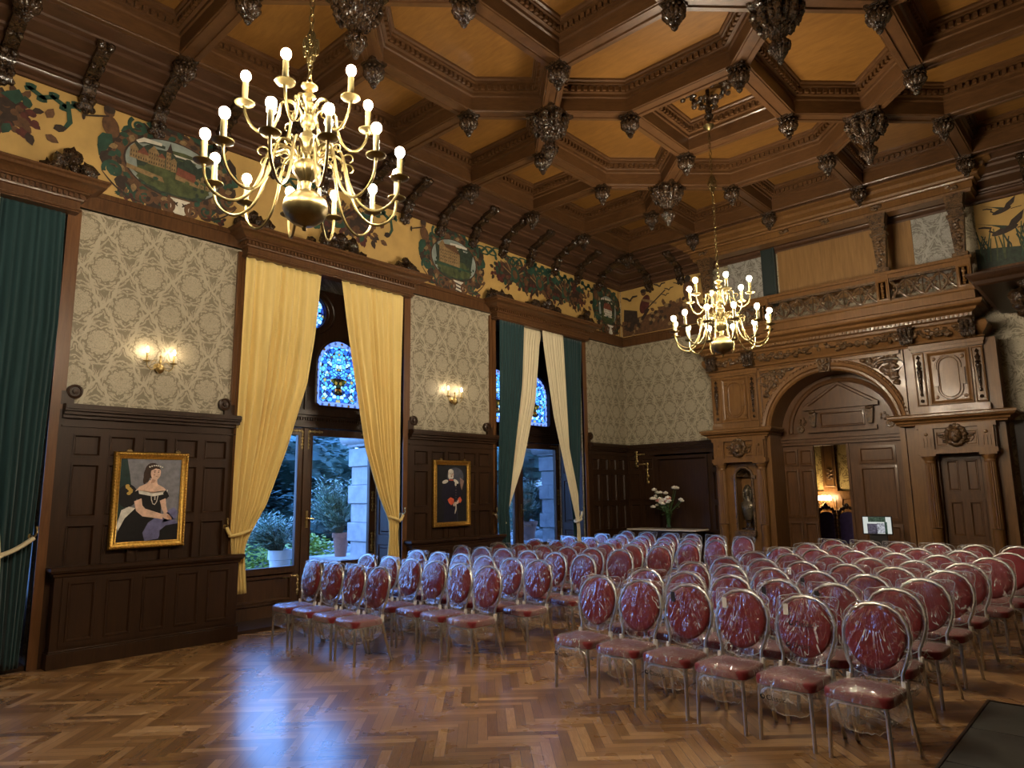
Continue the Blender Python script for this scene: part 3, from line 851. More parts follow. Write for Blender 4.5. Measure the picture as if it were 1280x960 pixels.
def medallion(M, u, v, a, b_, kind, parent):
    p = Paint(M)
    # scrolling acanthus frame
    for i in range(44):
        t = 2 * PI * i / 44
        p.leaf(u + a * 1.03 * cos(t), v + b_ * 1.03 * sin(t), .24 + .06 * sin(5 * t), t + PI / 2 + .55 * (1 if i % 2 else -.4), (GRN, BRN, DRK, GRN)[i % 4], .34)
    p.ell(u, v, a * 1.05, b_ * 1.06, DRK, 44); p.ell(u, v, a * 1.0, b_ * 1.0, BRN, 44)
    for i in range(60):
        t = 2 * PI * i / 60; p.leaf(u + a * .93 * cos(t), v + b_ * .92 * sin(t), .12, t + PI / 2 + (.5 if i % 2 else -.9), (GRN, DRK, BRN, CAS, GRN)[i % 5], .3)
    for t in (.9, 2.2, 3.6, 5.3, 5.9, 4.3): p.spiral(u + a * 1.06 * cos(t), v + b_ * 1.08 * sin(t), .12, GRN if t < 4 else BRN, .026, t, 1.5, 1 if t < 3 else -1)
    p.ell(u, v, a * .82, b_ * .80, DRK, 44)
    A, B = a * .79, b_ * .77
    def clip(u0, v0):
        x, y = (u0 - u) / A, (v0 - v) / B; r = math.hypot(x, y)
        return (u0, v0) if r <= 1 else (u + A * x / r, v + B * y / r)
    def cp(pts, c): p.poly([clip(*q) for q in pts], c)
    p.ell(u, v, A, B, SKY, 40)
    for i in range(7):
        x = u - A * .7 + A * 1.4 * random.random(); p.band([clip(x - .2, v + B * (.35 + .07 * i)), clip(x, v + B * (.42 + .06 * i)), clip(x + .24, v + B * (.36 + .07 * i))], .03, (WHT, MEAD, TREE)[i % 3])
    hor = [(u + A * (-1 + 2 * i / 24), v + B * (.60 + .10 * sin(i * 1.3) - .22 * (i / 24) * (kind == 0) + .05 * random.random())) for i in range(25)]
    low = [(u + A * (1 - 2 * i / 24), v - B * .9) for i in range(25)]
    q = hor + low; s_ = [clip(*z) for z in q]
    for i in range(24):
        p.b.mi = TREE; d = p.d + .00006
        p.b.add([M(*clip(*hor[i]), d), M(*clip(*hor[i + 1]), d), M(*clip(hor[i + 1][0], v - B * .99), d), M(*clip(hor[i][0], v - B * .99), d)], [(0, 1, 2, 3)])
    p.d += .00012
    p.ell(u, v - B * .42, A * .80, B * .46, MEAD, 30, 0, .04)
    def house(x, y, w, h, gable=True, c=CAS):
        p.poly([(x, y), (x + w, y), (x + w, y + h), (x, y + h)], c)
        if gable: p.poly([(x - .01, y + h), (x + w + .01, y + h), (x + w / 2, y + h + w * .75)], c if random.random() < .5 else ROOF)
        for k in range(int(w / .03)):
            for j in range(int(h / .06)):
                p.poly([(x + .012 + k * .03, y + .02 + j * .06), (x + .022 + k * .03, y + .02 + j * .06), (x + .022 + k * .03, y + .05 + j * .06), (x + .012 + k * .03, y + .05 + j * .06)], DRK)
    if kind == 0:
        for x, y, w, h in ((-.60, .0, .10, .13), (-.50, -.01, .14, .10), (-.36, -.02, .13, .18), (-.23, -.02, .09, .14), (-.12, -.02, .06, .26), (-.05, -.03, .07, .15)): house(u + x * A / .62 * .95, v + y, w, h)
        p.poly([(u - .115 * A / .62, v + .23), (u - .03, v + .23), (u - .07, v + .37)], DRK)
        p.poly([(u + .02, v - .06), (u + .30, v - .11), (u + .28, v + .02), (u + .04, v + .06)], ROOF); p.poly([(u + .02, v - .12), (u + .30, v - .15), (u + .30, v - .10), (u + .02, v - .05)], CAS)
        for x, h in ((.30, .10), (.36, .15), (.43, .12), (.49, .16)): house(u + x * A / .62, v - .15, .05, h)
        p.poly([(u - .6 * A / .62, v - .10), (u - .15, v - .15), (u - .12, v - .22), (u - .6 * A / .62, v - .16)], CAS)
    elif kind == 1:
        p.poly([(u - .38, v - .10), (u + .14, v - .12), (u + .14, v + .13), (u - .26, v + .26), (u - .38, v + .22)], CAS)
        p.poly([(u - .42, v + .20), (u - .30, v + .34), (u - .24, v + .26)], CAS); p.poly([(u - .28, v + .26), (u + .02, v + .30), (u + .15, v + .13), (u - .2, v + .20)], BRN)
        for k in range(9):
            for j in range(4): p.poly([(u - .35 + .05 * k, v - .06 + .06 * j), (u - .335 + .05 * k, v - .06 + .06 * j), (u - .335 + .05 * k, v - .03 + .06 * j), (u - .35 + .05 * k, v - .03 + .06 * j)], DRK)
        p.poly([(u - .5, v - .16), (u + .4, v - .16), (u + .4, v - .12), (u - .5, v - .12)], GRN)
    else:
        house(u - .16, v - .16, .34, .20, False, WHT); p.poly([(u - .19, v + .03), (u + .21, v + .02), (u + .10, v + .18), (u - .12, v + .19)], ROOF)
        p.poly([(u - .16, v + .16), (u - .08, v + .16), (u - .12, v + .34)], DRK)
    for i in range(26):
        t = random.uniform(0, 2 * PI); q = random.uniform(.35, .97)
        if sin(t) < .15: p.ell(*clip(u + A * q * cos(t), v - .04 + B * q * sin(t)), random.uniform(.02, .05), random.uniform(.015, .035), random.choice((MEAD, GRN, TREE)), 9)
    # small shield at the foot and leaf sprays
    sh = [(-.13, .10), (.13, .10), (.12, -.06), (0, -.17), (-.12, -.06)]
    p.poly([(u + .10 + x * 1.25, v - b_ + .02 + y * 1.2) for x, y in sh], BRN)
    p.poly([(u + .10 + x, v - b_ + .02 + y) for x, y in sh], WHT)
    if kind == 1:
        for k in range(3): p.poly([(u - .01, v - b_ + .09 - .07 * k), (u + .21, v - b_ + .05 - .07 * k), (u + .21, v - b_ + .02 - .07 * k), (u - .01, v - b_ + .06 - .07 * k)], DRK)
    else:
        for dx in (-.055, .055):
            for r in (.8, -.8): p.ell(u + .10 + dx, v - b_ + .045, .042, .011, DRK, 10, r)
    for sx in (-1, 1): p.spiral(u + .10 + sx * .17, v - b_ - .01, .10, BRN, .03, PI / 2, 1.4, sx)
    for sx in (-1, 1):
        p.garland(u + sx * a * .78, v - b_ * 1.06, .12, .05, 12, (GRN, REDC, BRN, DRK), .05)
        p.band([(u + sx * a * (.5 + .62 * i / 12), v - b_ * (1.14 - .55 * (i / 12) ** 2)) for i in range(13)], .012, DRK)
        # putto / trumpet bearer beside the top of the frame
        x, y = u + sx * (-a * 1.04), v + b_ * .62
        if sx > 0:
            p.ell(x, y, .10, .15, BRN, 16, .3); p.ell(x - .03, y + .19, .065, .075, BRN, 14); p.ell(x - .03, y + .22, .07, .055, DRK, 12)
            p.band([(x - .03, y + .13), (x - .16, y + .08), (x - .30, y + .03)], .014, DRK); p.ell(x - .31, y + .02, .02, .055, DRK, 10)
            p.leaf(x + .02, y - .1, .26, -2.2, GRN)
    o = p.build('painted_medallion', parent); return o
def trophy(M, u, v, parent, seed):
    random.seed(seed); p = Paint(M)
    p.garland(u + .30, v, .42, .28, 80, (DRK, BRN, REDC, BRN), .085)
    p.garland(u - .32, v - .02, .40, .27, 80, (DRK, GRN, BRN, REDC), .085)
    for i in range(16):
        t = PI * (.1 + .8 * i / 15); p.band([(u - .1, v - .05), (u - .1 + .34 * cos(t), v + .36 * sin(t))], .016, (CAS, BRN, DRK)[i % 3])
    p.band([(u - .32, v + .40), (u + .34, v - .38)], .022, DRK); p.band([(u + .40, v + .36), (u - .36, v - .36)], .02, DRK)
    p.tri([(u + .32, v + .18), (u + .50, v + .30), (u + .56, v + .20), (u + .48, v + .10)], GRN); p.tri([(u - .42, v + .50), (u - .36, v + .34), (u - .28, v + .42)], DRK)
    p.ell(u - .05, v, .13, .17, GRN, 18, .3); p.ell(u - .05, v, .07, .10, BRN, 14, .3)
    p.ribbon(u + .55, v + .34, u + 1.15, v + .30, GRN); p.ribbon(u - .55, v + .36, u - 1.12, v + .28, GRN)
    p.band([(u + 1.0, v + .36), (u + 1.04, v + .1), (u + .98, v - .02)], .03, GRN)
    for k in range(8):
        t = k * PI / 4; p.leaf(u + .62 + .25 * cos(t), v - .05 + .15 * sin(t), .16, t + .4, (DRK, BRN, GRN)[k % 3])
    return p.build('painted_trophy', parent)
fz = empty('frieze_mural', (0, 5.9, 5.63), 'ochre painted frieze with landscape medallions above the window wall', 'mural')
b = MB().box(.002, .012, YF + .05, YB - .02, 5.645, 6.835); b.build('ochre_ground', P_YEL, fz, 0)
MF = lambda u, v, d: (.012 + d, u, v)
random.seed(3)
medallion(MF, 3.40, 6.27, .78, .51, 0, fz); medallion(MF, 8.58, 6.27, .72, .51, 1, fz); medallion(MF, 13.66, 6.24, .46, .47, 2, fz)
for k, u in enumerate((1.10, 6.05, 11.15)): trophy(MF, u, 6.36, fz, k + 5)
trophy(MF, 10.35, 6.38, fz, 21); trophy(MF, 12.05, 6.34, fz, 22)
p = Paint(MF)
for u in (14.16,): p.band([(u, 5.66 + .1 * i) for i in range(13)], [.012] * 13, BRN)
p.build('painted_border', fz)
# fisherman panel and heron panel on the portal wall
fm = empty('frieze_mural', (1.25, YB, 5.63), 'painted fisherman hauling boats beneath gulls, in the frieze corner', 'mural')
b = MB().box(.03, 2.34, YB - .012, YB - .002, 5.645, 6.835); b.build('ochre_ground', P_YEL, fm, 0)
MG = lambda u, v, d: (u, YB - .012 - d, v)
p = Paint(MG)
p.poly([(.05, 5.66), (2.48, 5.66), (2.48, 6.02), (1.7, 6.25), (.9, 6.12), (.05, 6.05)], BRN)
p.garland(1.45, 6.05, .62, .28, 60, (BRN, DRK, BRN, CAS), .09); p.garland(.35, 5.92, .30, .20, 30, (DRK, BRN, CAS), .08)
p.poly([(.1, 6.05), (.12, 6.35), (.5, 6.25), (.5, 5.95)], DRK)
p.ell(.72, 6.38, .13, .24, REDC, 18, -.4); p.ell(.70, 6.68, .075, .085, BRN, 14); p.ell(.69, 6.72, .08, .05, DRK, 12)
p.band([(.66, 6.5), (.88, 6.42), (1.05, 6.34)], .035, CAS); p.band([(.7, 6.2), (1.3, 6.62)], .02, DRK); p.band([(.82, 6.25), (.62, 6.0)], .05, DRK)
p.ell(1.95, 6.42, .17, .3, BRN, 18, .3); p.ell(1.9, 6.76, .08, .085, DRK, 14)
def gull(p, u, v, s, c=DRK):
    p.band([(u - s, v + s * .5), (u - s * .4, v + s * .28), (u, v)], s * .13, c); p.band([(u, v), (u + s * .4, v + s * .35), (u + s, v + s * .35)], s * .13, c)
    p.ell(u + .02 * s, v - .02 * s, s * .22, s * .1, c, 12)
for u, v, s in ((.30, 6.55, .22), (1.15, 6.74, .16), (1.4, 6.60, .12), (1.62, 6.70, .1), (1.3, 6.48, .1)): gull(p, u, v, s)
p.build('painted_fishermen', fm)
hm = empty('frieze_mural', (8.8, YB, 5.56), 'painted herons flying over reeds, in the frieze beyond the gallery', 'mural')
b = MB().box(7.56, 10.2, YB - .012, YB - .002, 5.645, 6.835); b.build('ochre_ground', P_YEL, hm, 0)
p = Paint(MG)
p.poly([(7.51, 5.51), (10.2, 5.51), (10.2, 5.95), (9.2, 6.02), (8.2, 5.92), (7.51, 6.02)], TREE)
for i in range(70):
    u = random.uniform(7.52, 9.9); p.band([(u, 5.75), (u + random.uniform(-.05, .05), 6.0), (u + random.uniform(-.12, .12), 6.1 + random.uniform(0, .28))], .012, (TREE, MEAD, GRN)[i % 3])
def heron(p, u, v, s):
    p.ell(u, v, .28 * s, .08 * s, DRK, 16, .25)
    p.band([(u - .2 * s, v - .03 * s), (u - .3 * s, v + .05 * s), (u - .27 * s, v + .12 * s), (u - .4 * s, v + .17 * s), (u - .52 * s, v + .18 * s)], .03 * s, DRK)
    p.tri([(u + .0, v + .03 * s), (u - .25 * s, v + .18 * s), (u - .55 * s, v + .30 * s), (u - .3 * s, v + .22 * s), (u + .06 * s, v + .10 * s)], TREE)
    p.tri([(u + .05 * s, v + .03 * s), (u + .15 * s, v + .22 * s), (u + .42 * s, v + .42 * s), (u + .36 * s, v + .2 * s), (u + .2 * s, v + .05 * s)], DRK)
    p.band([(u + .25 * s, v), (u + .55 * s, v + .02 * s)], .015 * s, DRK)
heron(p, 7.97, 6.26, .72); heron(p, 7.96, 6.62, .52)
p.build('painted_herons', hm)

# ================================================================ ceiling
b = MB()
b.box(-.7, XR + .3, YF - .3, 14.5, 7.95, 8.05)
ceiling = tag(b.build('ceiling', W['cornice'], None, 0), kind='structure')
b = MB()
b.sweep([(0, YF), (0, YB), (XR, YB), (XR, YF)], [(0, 6.84), (.03, 6.85), (.035, 6.885), (.06, 6.89), (.10, 6.92), (.115, 6.955), (.10, 6.99), (.06, 7.0), (.065, 7.02), (.12, 7.03), (.13, 7.06), (.34, 7.13), (.35, 7.17), (.40, 7.18), (.41, 7.21), (.60, 7.25), (.61, 7.29), (.68, 7.31), (.69, 7.335), (.765, 7.35), (.90, 7.35), (.90, 7.40)], True)
tag(b.build('trim_7', W['cornice'], None, 30), kind='structure')
LX = [.89 + 1.69 * k for k in range(6)]; LY = [-1.94 + 1.69 * j for j in range(10)]
Cc = lambda k, j: ((LX[k] + LX[k + 1]) / 2, (LY[j] + LY[j + 1]) / 2)
def typ(k, j): return 'S' if k % 2 == 0 and j % 2 == 0 else ('B' if k % 2 and j % 2 else 'H')
CP = [(0, 7.37), (.045, 7.37), (.05, 7.35), (.105, 7.35), (.112, 7.364), (.13, 7.364), (.13, 7.56), (.15, 7.575), (.15, 7.62), (.19, 7.63), (.19, 7.71), (.245, 7.725), (.245, 7.755), (.27, 7.77), (.275, 7.80)]
for k in range(5):
    for j in range(9):
        ty = typ(k, j)
        if ty == 'B': continue
        x0, x1, y0, y1 = LX[k], LX[k + 1], LY[j], LY[j + 1]
        isB = lambda kk, jj: 0 <= kk < 5 and 0 <= jj < 9 and typ(kk, jj) == 'B'
        P = [(x0, y0)]
        if isB(k, j - 1): P.append(Cc(k, j - 1))
        P.append((x1, y0))
        if isB(k + 1, j): P.append(Cc(k + 1, j))
        P.append((x1, y1))
        if isB(k, j + 1): P.append(Cc(k, j + 1))
        P.append((x0, y1))
        if isB(k - 1, j): P.append(Cc(k - 1, j))
        b = MB(); b.rings(MZ, P, CP, cap=False)
        q = inset(P, .19); n = len(q)
        for i in range(n):
            a = Vector(q[i]); c = Vector(q[(i + 1) % n]); L = (c - a).length; t = (c - a) / L; nn = Vector((-t.y, t.x))
            m = int(L / .085)
            for s in range(m):
                o = a + t * (L * (s + .25) / m); e = t * (L / m * .55); w = nn * .04
                vs = [o, o + e, o + e + w, o + w]
                b.add([(v.x, v.y, z) for z in (7.64, 7.705) for v in vs], [(0, 1, 2, 3), (7, 6, 5, 4), (0, 4, 5, 1), (1, 5, 6, 2), (2, 6, 7, 3), (3, 7, 4, 0)])
        cf = b.build('coffer', W['beam'], ceiling, 30)
        b = MB(); b.flat(MZ, inset(P, .27), 7.80); b.build('coffer_panel', W['coffer'], cf, 0)
# consoles under the cove
def console(b, M, u):
    pr = [(.02, 6.70), (.07, 6.68), (.11, 6.74), (.10, 6.82), (.17, 6.86), (.20, 6.95), (.19, 7.03), (.30, 7.06), (.42, 7.12), (.55, 7.16), (.66, 7.20), (.70, 7.27), (.66, 7.33), (.5, 7.33), (.3, 7.25), (.12, 7.12), (.02, 6.98)]
    n = len(pr); w = .075
    vs = [M(u - w, z, d) for d, z in pr] + [M(u + w, z, d) for d, z in pr]
    fs = [tuple(range(n)), tuple(range(2 * n - 1, n - 1, -1))] + [(i, (i + 1) % n, n + (i + 1) % n, n + i) for i in range(n)]
    b.add(vs, fs)
    for (d, z, r) in ((.20, 6.98, .06), (.68, 7.25, .07), (.12, 6.78, .06), (.40, 7.10, .05)):
        for s in (-.05, .05): b.ball(M(u + s, z, d), r * .8, 9, 6, .3, 4, u)
    for s in (-1, 0, 1): b.ball(M(u + s * .07, 6.70 - .035 * (s == 0), .045), (.035, .045, .045), 8, 6, .2, 4, u)
k = 0; y = 8.2 - .845 * 8
while y < 13.6:
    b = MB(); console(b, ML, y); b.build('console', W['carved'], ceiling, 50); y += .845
for x in (.9, 1.745, 8.4, 9.2):
    b = MB(); console(b, MBK, x); b.build('console', W['carved'], ceiling, 50)
# hanging bosses
def boss_small():
    b = MB()
    b.box(-.12, .12, -.12, .12, -.02, .02); b.box(-.10, .10, -.10, .10, -.04, -.02)
    b.lathe([(.07, -.04), (.09, -.06), (.115, -.09), (.13, -.125), (.125, -.155), (.105, -.19), (.065, -.215), (.05, -.225), (.065, -.24), (.06, -.26), (.035, -.275), (.04, -.295), (.03, -.32), (0, -.35)], 48, gad=(12, .22))
    for i in range(12):
        a = 2 * PI * i / 12; b.ball((.118 * cos(a), .118 * sin(a), -.075), (.026, .026, .02), 7, 5)
    return b
def boss_big():
    b = MB()
    b.box(-.25, .25, -.25, .25, -.03, .02); b.box(-.21, .21, -.21, .21, -.06, -.03)
    b.lathe([(.20, -.06), (.23, -.10), (.225, -.16), (.19, -.23), (.14, -.28), (.11, -.30), (.12, -.32), (.10, -.36), (.075, -.40), (.07, -.46), (.095, -.50), (.10, -.54), (.085, -.60), (.05, -.66), (.035, -.68), (.03, -.72), (0, -.75)], 56, gad=(14, .16))
    for i in range(8):
        a = 2 * PI * (i + .5) / 8; big = i % 2
        for q in range(5):
            t = q / 4; b.ball(((.25 - .05 * t * t) * cos(a), (.25 - .05 * t * t) * sin(a), -.08 - .17 * t), (.06 - .02 * t, .06 - .02 * t, .055), 8, 6, .5, 4, i + q)
    for i in range(10):
        a = 2 * PI * i / 10
        b.ball((.10 * cos(a), .10 * sin(a), -.52), (.035, .035, .05), 7, 5, .4, 4, i); b.ball((.13 * cos(a), .13 * sin(a), -.31), (.03, .03, .03), 7, 5, .3, 4, i)
    return b
ORD = 'first second third fourth fifth sixth seventh eighth ninth tenth'.split()
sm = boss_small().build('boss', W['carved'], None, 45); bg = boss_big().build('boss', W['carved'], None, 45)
def boss(src, name, x, y, lab, grp):
    if src.users_collection and not src.get('used'): o = src; src['used'] = 1
    else: o = src.copy(); COL.objects.link(o)
    o.name = name; o.location = (x, y, 7.35)
    if 'used' in o and o is not src: del o['used']
    tag(o, lab, 'ceiling boss', grp)
for k in range(5):
    for j in range(10):
        if inframe((LX[k], LY[j], 7.15), 4):
            boss(sm, 'ceiling_boss', LX[k], LY[j], 'small carved ceiling boss, %s column from the windows, %s row from the portal' % (ORD[k], ORD[9 - j]), 'small ceiling bosses')
for k in (1, 3):
    for j in range(1, 9, 2):
        x, y = Cc(k, j)
        if inframe((x, y, 6.95), 4):
            boss(bg, 'ceiling_pendant', x, y, 'large carved ceiling pendant, %s column from the windows, %s row from the portal' % (ORD[k // 2], ORD[(8 - j) // 2]), 'large ceiling pendants')
if 'used' in sm: del sm['used']
if 'used' in bg: del bg['used']

# ================================================================ chandeliers
def chandelier():
    r = empty('chandelier', (0, 0, 0))
    b = MB()
    b.lathe([(0, -.02), (.014, -.015), (.018, 0), (.01, .012), (.02, .02), (.08, .035), (.13, .075), (.153, .13), (.155, .155), (.14, .205), (.10, .245), (.05, .265), (.032, .28), (.028, .31), (.036, .335), (.03, .35)], 36)
    b.build('globe', M_BRASS, r, 40)
    b = MB(); b.lathe([(.028, .34), (.05, .36), (.085, .40), (.098, .44), (.09, .475), (.06, .50), (.04, .51)], 40, gad=(16, .12)); b.build('vase', M_BRASS, r, 40)
    b = MB(); b.lathe([(.04, .505), (.06, .52), (.06, .54), (.035, .56), (.03, .60), (.045, .63), (.065, .66), (.05, .70), (.03, .72), (.03, .75), (.05, .77), (.055, .80), (.055, .83), (.03, .85), (.028, .89), (.045, .91), (.05, .93), (.03, .95), (.025, .98), (.05, 1.0), (.028, 1.02), (.024, 1.05), (.058, 1.07), (.06, 1.08), (.02, 1.09), (.015, 1.10), (0, 1.11)], 24)
    b.build('stem', M_BRASS, r, 40)
    def smooth(P, n=5):
        out = []
        for i in range(len(P) - 1):
            p0, p1, p2, p3 = P[max(i - 1, 0)], P[i], P[i + 1], P[min(i + 2, len(P) - 1)]
            for s in range(n):
                t = s / n
                out.append(tuple(.5 * (2 * p1[q] + (p2[q] - p0[q]) * t + (2 * p0[q] - 5 * p1[q] + 4 * p2[q] - p3[q]) * t * t + (3 * p1[q] - p0[q] - 3 * p2[q] + p3[q]) * t ** 3) for q in (0, 1)))
        return out + [P[-1]]
    low = smooth([(.06, .46), (.08, .53), (.15, .585), (.235, .565), (.275, .46), (.305, .33), (.37, .19), (.47, .115), (.57, .135), (.645, .22), (.665, .34)])
    upp = smooth([(.045, .81), (.06, .88), (.12, .935), (.185, .90), (.205, .80), (.245, .69), (.31, .645), (.375, .68), (.42, .76), (.43, .82)])
    def curl(c, rr, a0, tn, s=1): return [(c[0] + rr * (1 - .55 * i / 16) * cos(a0 + s * tn * i / 16), c[1] + rr * (1 - .55 * i / 16) * sin(a0 + s * tn * i / 16)) for i in range(17)]
    def arm(path, curls, cupz, cl, end):
        A = empty('arm_', (0, 0, 0))
        m = MB(); m.tube([(p[0], 0, p[1]) for p in path], .0105, 7)
        for c in curls: m.tube([(p[0], 0, p[1]) for p in c], [.0085 - .0003 * i for i in range(len(c))], 5)
        a = m.build('arm', M_BRASS, None, 50)
        bpy.data.objects.remove(A)
        c = MB(); c.lathe([(.008, cupz - .03), (.014, cupz - .012), (.045, cupz - .006), (.066, cupz + .006), (.068, cupz + .012), (.045, cupz + .008), (.024, cupz + .012), (.024, cupz + .03), (.021, cupz + .03)], 20, (end, 0, 0)); o = c.build('drip_pan', M_BRASS, a, 40)
        c = MB(); c.lathe([(.02, cupz + .02), (.0205, cupz + .02 + cl), (.012, cupz + .025 + cl)], 14, (end, 0, 0)); c.build('candle', M_CANDLE, a, 40)
        c = MB(); z0 = cupz + .02 + cl
        c.lathe([(.012, z0), (.018, z0 + .012), (.032, z0 + .034), (.034, z0 + .05), (.028, z0 + .07), (.014, z0 + .082), (0, z0 + .085)], 14, (end, 0, 0)); c.build('bulb', M_BULB, a, 60)
        return a
    L0 = arm(low, [curl((.16, .52), .055, .9, 5.5), curl((.30, .50), .05, 3.6, -5.0)], .345, .135, .665)
    U0 = arm(upp, [curl((.125, .88), .045, .9, 5.5), curl((.235, .83), .04, 3.6, -5.0)], .83, .145, .43)
    for i in range(12):
        a = L0 if i == 0 else dup(L0)
        a.parent = r; a.rotation_euler = (0, 0, 2 * PI * (i + .35) / 12)
    for i in range(6):
        a = U0 if i == 0 else dup(U0)
        a.parent = r; a.rotation_euler = (0, 0, 2 * PI * (i + .15) / 6)
    return r
def chain(b, z0, z1, c=(0, 0), r=.019, wire=.0045):
    z = z0; k = 0; pitch = .062
    while z < z1:
        pts = []
        for i in range(10):
            t = 2 * PI * i / 10; u = r * cos(t); v = .038 * sin(t)
            pts.append((c[0] + (u if k % 2 else 0), c[1] + (0 if k % 2 else u), z + v))
        b.tube(pts, wire, 5, True); z += pitch; k += 1
ch1 = chandelier()
ch2 = dup(ch1)
for o, loc, top, lab in ((ch1, (5.20, 2.40, 3.70), 7.45, 'large brass chandelier hanging nearer the camera, before the yellow curtains'), (ch2, (5.10, 9.045, 3.74), 7.17, 'brass chandelier on a long chain in front of the wooden portal')):
    o.location = loc; tag(o, lab, 'chandelier', 'brass chandeliers')
    z0 = loc[2]
    b = MB(); chain(b, z0 + 1.12, top, loc[:2])
    for i in range(26): 
        t = i / 26; zz = (6.2 if o is ch2 else 4.98) + .22 * t
        a = i * 2.4; b.tube([(loc[0] + .05 * sin(PI * t) * cos(a) + .02 * cos(q), loc[1] + .05 * sin(PI * t) * sin(a), zz + .035 * sin(q)) for q in (0, 1.05, 2.1, 3.14, 4.2, 5.2)], .005, 5, True)
    b.build('chain', M_BRASS, o, 60)
    b = MB(); b.lathe([(.012, top - .02), (.03, top - .01), (.075, top + .03), (.085, top + .05), (.03, top + .07), (.02, top + .10)], 20, (loc[0], loc[1], 0)); b.build('ceiling_cap', M_BRASS, o, 40)
for (x, y, zc) in ((5.115, 9.045, 7.30), (5.20, 2.40, 7.60)):
    b = MB()
    b.lathe([(.02, zc), (.05, zc + .03), (.07, zc + .08), (.04, zc + .12), (.06, zc + .18), (.03, zc + .24), (.03, 7.82)], 14, (x, y, 0))
    for i in range(60):
        a = random.uniform(0, 2 * PI); rr = random.uniform(.08, .42)
        b.ball((x + rr * cos(a), y + rr * sin(a), 7.76 - .06 * random.random() - .12 * (rr < .2)), (.045, .045, .03), 7, 5, .5, 4, i)
    b.build('carved_rosette', W['carved'], ceiling, 50)

# ================================================================ wall lamps
def sconce(y, z, lab):
    r = empty('wall_sconce', (.0, y, z), lab, 'sconce', 'two-light brass wall sconces')
    b = MB(); b.lathe([(.05, .002), (.055, .012), (.03, .022), (.015, .03), (.012, .09)], 18, (0, y, z + .03), axis='x'); b.build('backplate', M_BRASSD, r, 40)
    b = MB(); b.lathe([(0, -.065), (.01, -.06), (.045, -.03), (.05, 0), (.04, .03), (.02, .045), (.012, .06), (.022, .09), (.01, .13), (.018, .16), (0, .19)], 18, (.10, y, z)); b.build('globe', M_BRASSD, r, 40)
    for s in (-1, 1):
        m = MB(); m.tube([(.10, y + s * t, z + .02 + zz) for t, zz in ((.02, .03), (.06, -.02), (.11, -.04), (.155, 0), (.165, .06))], .006, 6)
        m.tube([(.10, y + s * (.07 + .04 * cos(a)), z + .06 + .04 * sin(a)) for a in [i * .45 for i in range(12)]], .004, 5)
        a = m.build('arm', M_BRASSD, r, 50)
        yy = y + s * .165
        c = MB(); c.lathe([(.01, .07), (.045, .085), (.047, .09), (.014, .092)], 14, (.10, yy, z)); c.build('drip_pan', M_BRASSD, a, 40)
        c = MB(); c.lathe([(.011, .09), (.011, .20)], 10, (.10, yy, z)); c.build('candle', M_BRASSD, a, 40)
        c = MB(); c.lathe([(.006, .20), (.012, .215), (.0135, .235), (.008, .258), (0, .275)], 12, (.10, yy, z)); c.build('bulb', M_SBULB, a, 60)
sconce(3.36, 3.50, 'small two-light brass sconce on the wallpaper above the portrait of the lady')
sconce(8.52, 3.53, 'small two-light brass sconce on the wallpaper above the portrait of the officer')
# ================================================================ carved portal
PY = 13.86
MP = MY(PY)
portal = empty('carved_portal', (5.05, 14.06, 0), 'huge carved honey oak portal with a round arch and niche on the far wall', 'portal')
AC, AZ, AR = 4.93, 2.94, 1.18
wp, wc = W['portal'], W['carvedmid']
b = MB()
b.mbox(MP, 2.52, 2.88, 0, 2.95, -.39, 0); b.mbox(MP, 3.36, 3.62, 0, 2.95, -.39, 0); b.mbox(MP, 2.88, 3.36, 0, 1.0, -.39, 0); b.mbox(MP, 2.88, 3.36, 2.42, 2.95, -.39, 0)
nin = lambda u, v: (abs(u - 3.12) < .19 and 1.02 < v < 2.13) or (v >= 2.13 and (u - 3.12) ** 2 + (v - 2.13) ** 2 < .0361)
np_ = hole(b, MP, (2.88, 3.36, 1.0, 2.42), (3.12, 1.7), nin, -.3, 0)
b.mbox(MP, 2.88, 3.36, 1.0, 2.42, -.39, -.3)
b.mbox(MP, 2.52, 3.62, 2.95, 4.36, -.39, 0)
b.mbox(MP, 6.24, 6.66, 0, 2.95, -.39, 0); b.mbox(MP, 7.30, 7.68, 0, 2.95, -.39, 0); b.mbox(MP, 6.66, 7.30, 0, 2.95, -.39, -.12); b.mbox(MP, 6.66, 7.30, 2.42, 2.95, -.12, 0)
b.mbox(MP, 6.24, 7.68, 2.95, 4.36, -.39, 0)
ain = lambda u, v: (abs(u - AC) < AR and 0 <= v <= AZ) or (v > AZ and (u - AC) ** 2 + (v - AZ) ** 2 < AR * AR)
hole(b, MP, (3.62, 6.24, 0, 4.36), (AC, 2.0), ain, -.6, 0, 96)
b.build('body', wp, portal, 30)
b = MB()   # archivolt
b.lathe([(AR, .02), (AR, -.02), (AR + .03, -.05), (AR + .07, -.05), (AR + .08, -.03), (AR + .095, -.06), (AR + .15, -.075), (AR + .16, -.04), (AR + .19, -.05), (AR + .21, 0)], 60, (AC, PY, AZ), ang=(0, PI), axis='y')
for i in range(56):
    a = PI * (i + .5) / 56; b.ball((AC + (AR + .175) * cos(a), PY - .055, AZ + (AR + .175) * sin(a)), .021, 7, 5)
for s in (-1, 1):
    b.mbox(MP, *sorted((AC + s * AR, AC + s * (AR + .09))), 0, AZ, 0, .045)
b.build('archivolt', wp, portal, 40)
b = MB(); b.prism(MP, [(AC - .09, AZ + AR - .03), (AC + .09, AZ + AR - .03), (AC + .13, AZ + AR + .24), (AC - .13, AZ + AR + .24)], 0, .13)
for i in range(9): b.ball(MP(AC + random.uniform(-.07, .07), AZ + AR + .02 + .022 * i, .14), (.04, .035, .04), 8, 6, .5, 4, i)
b.build('keystone', wc, portal, 40)
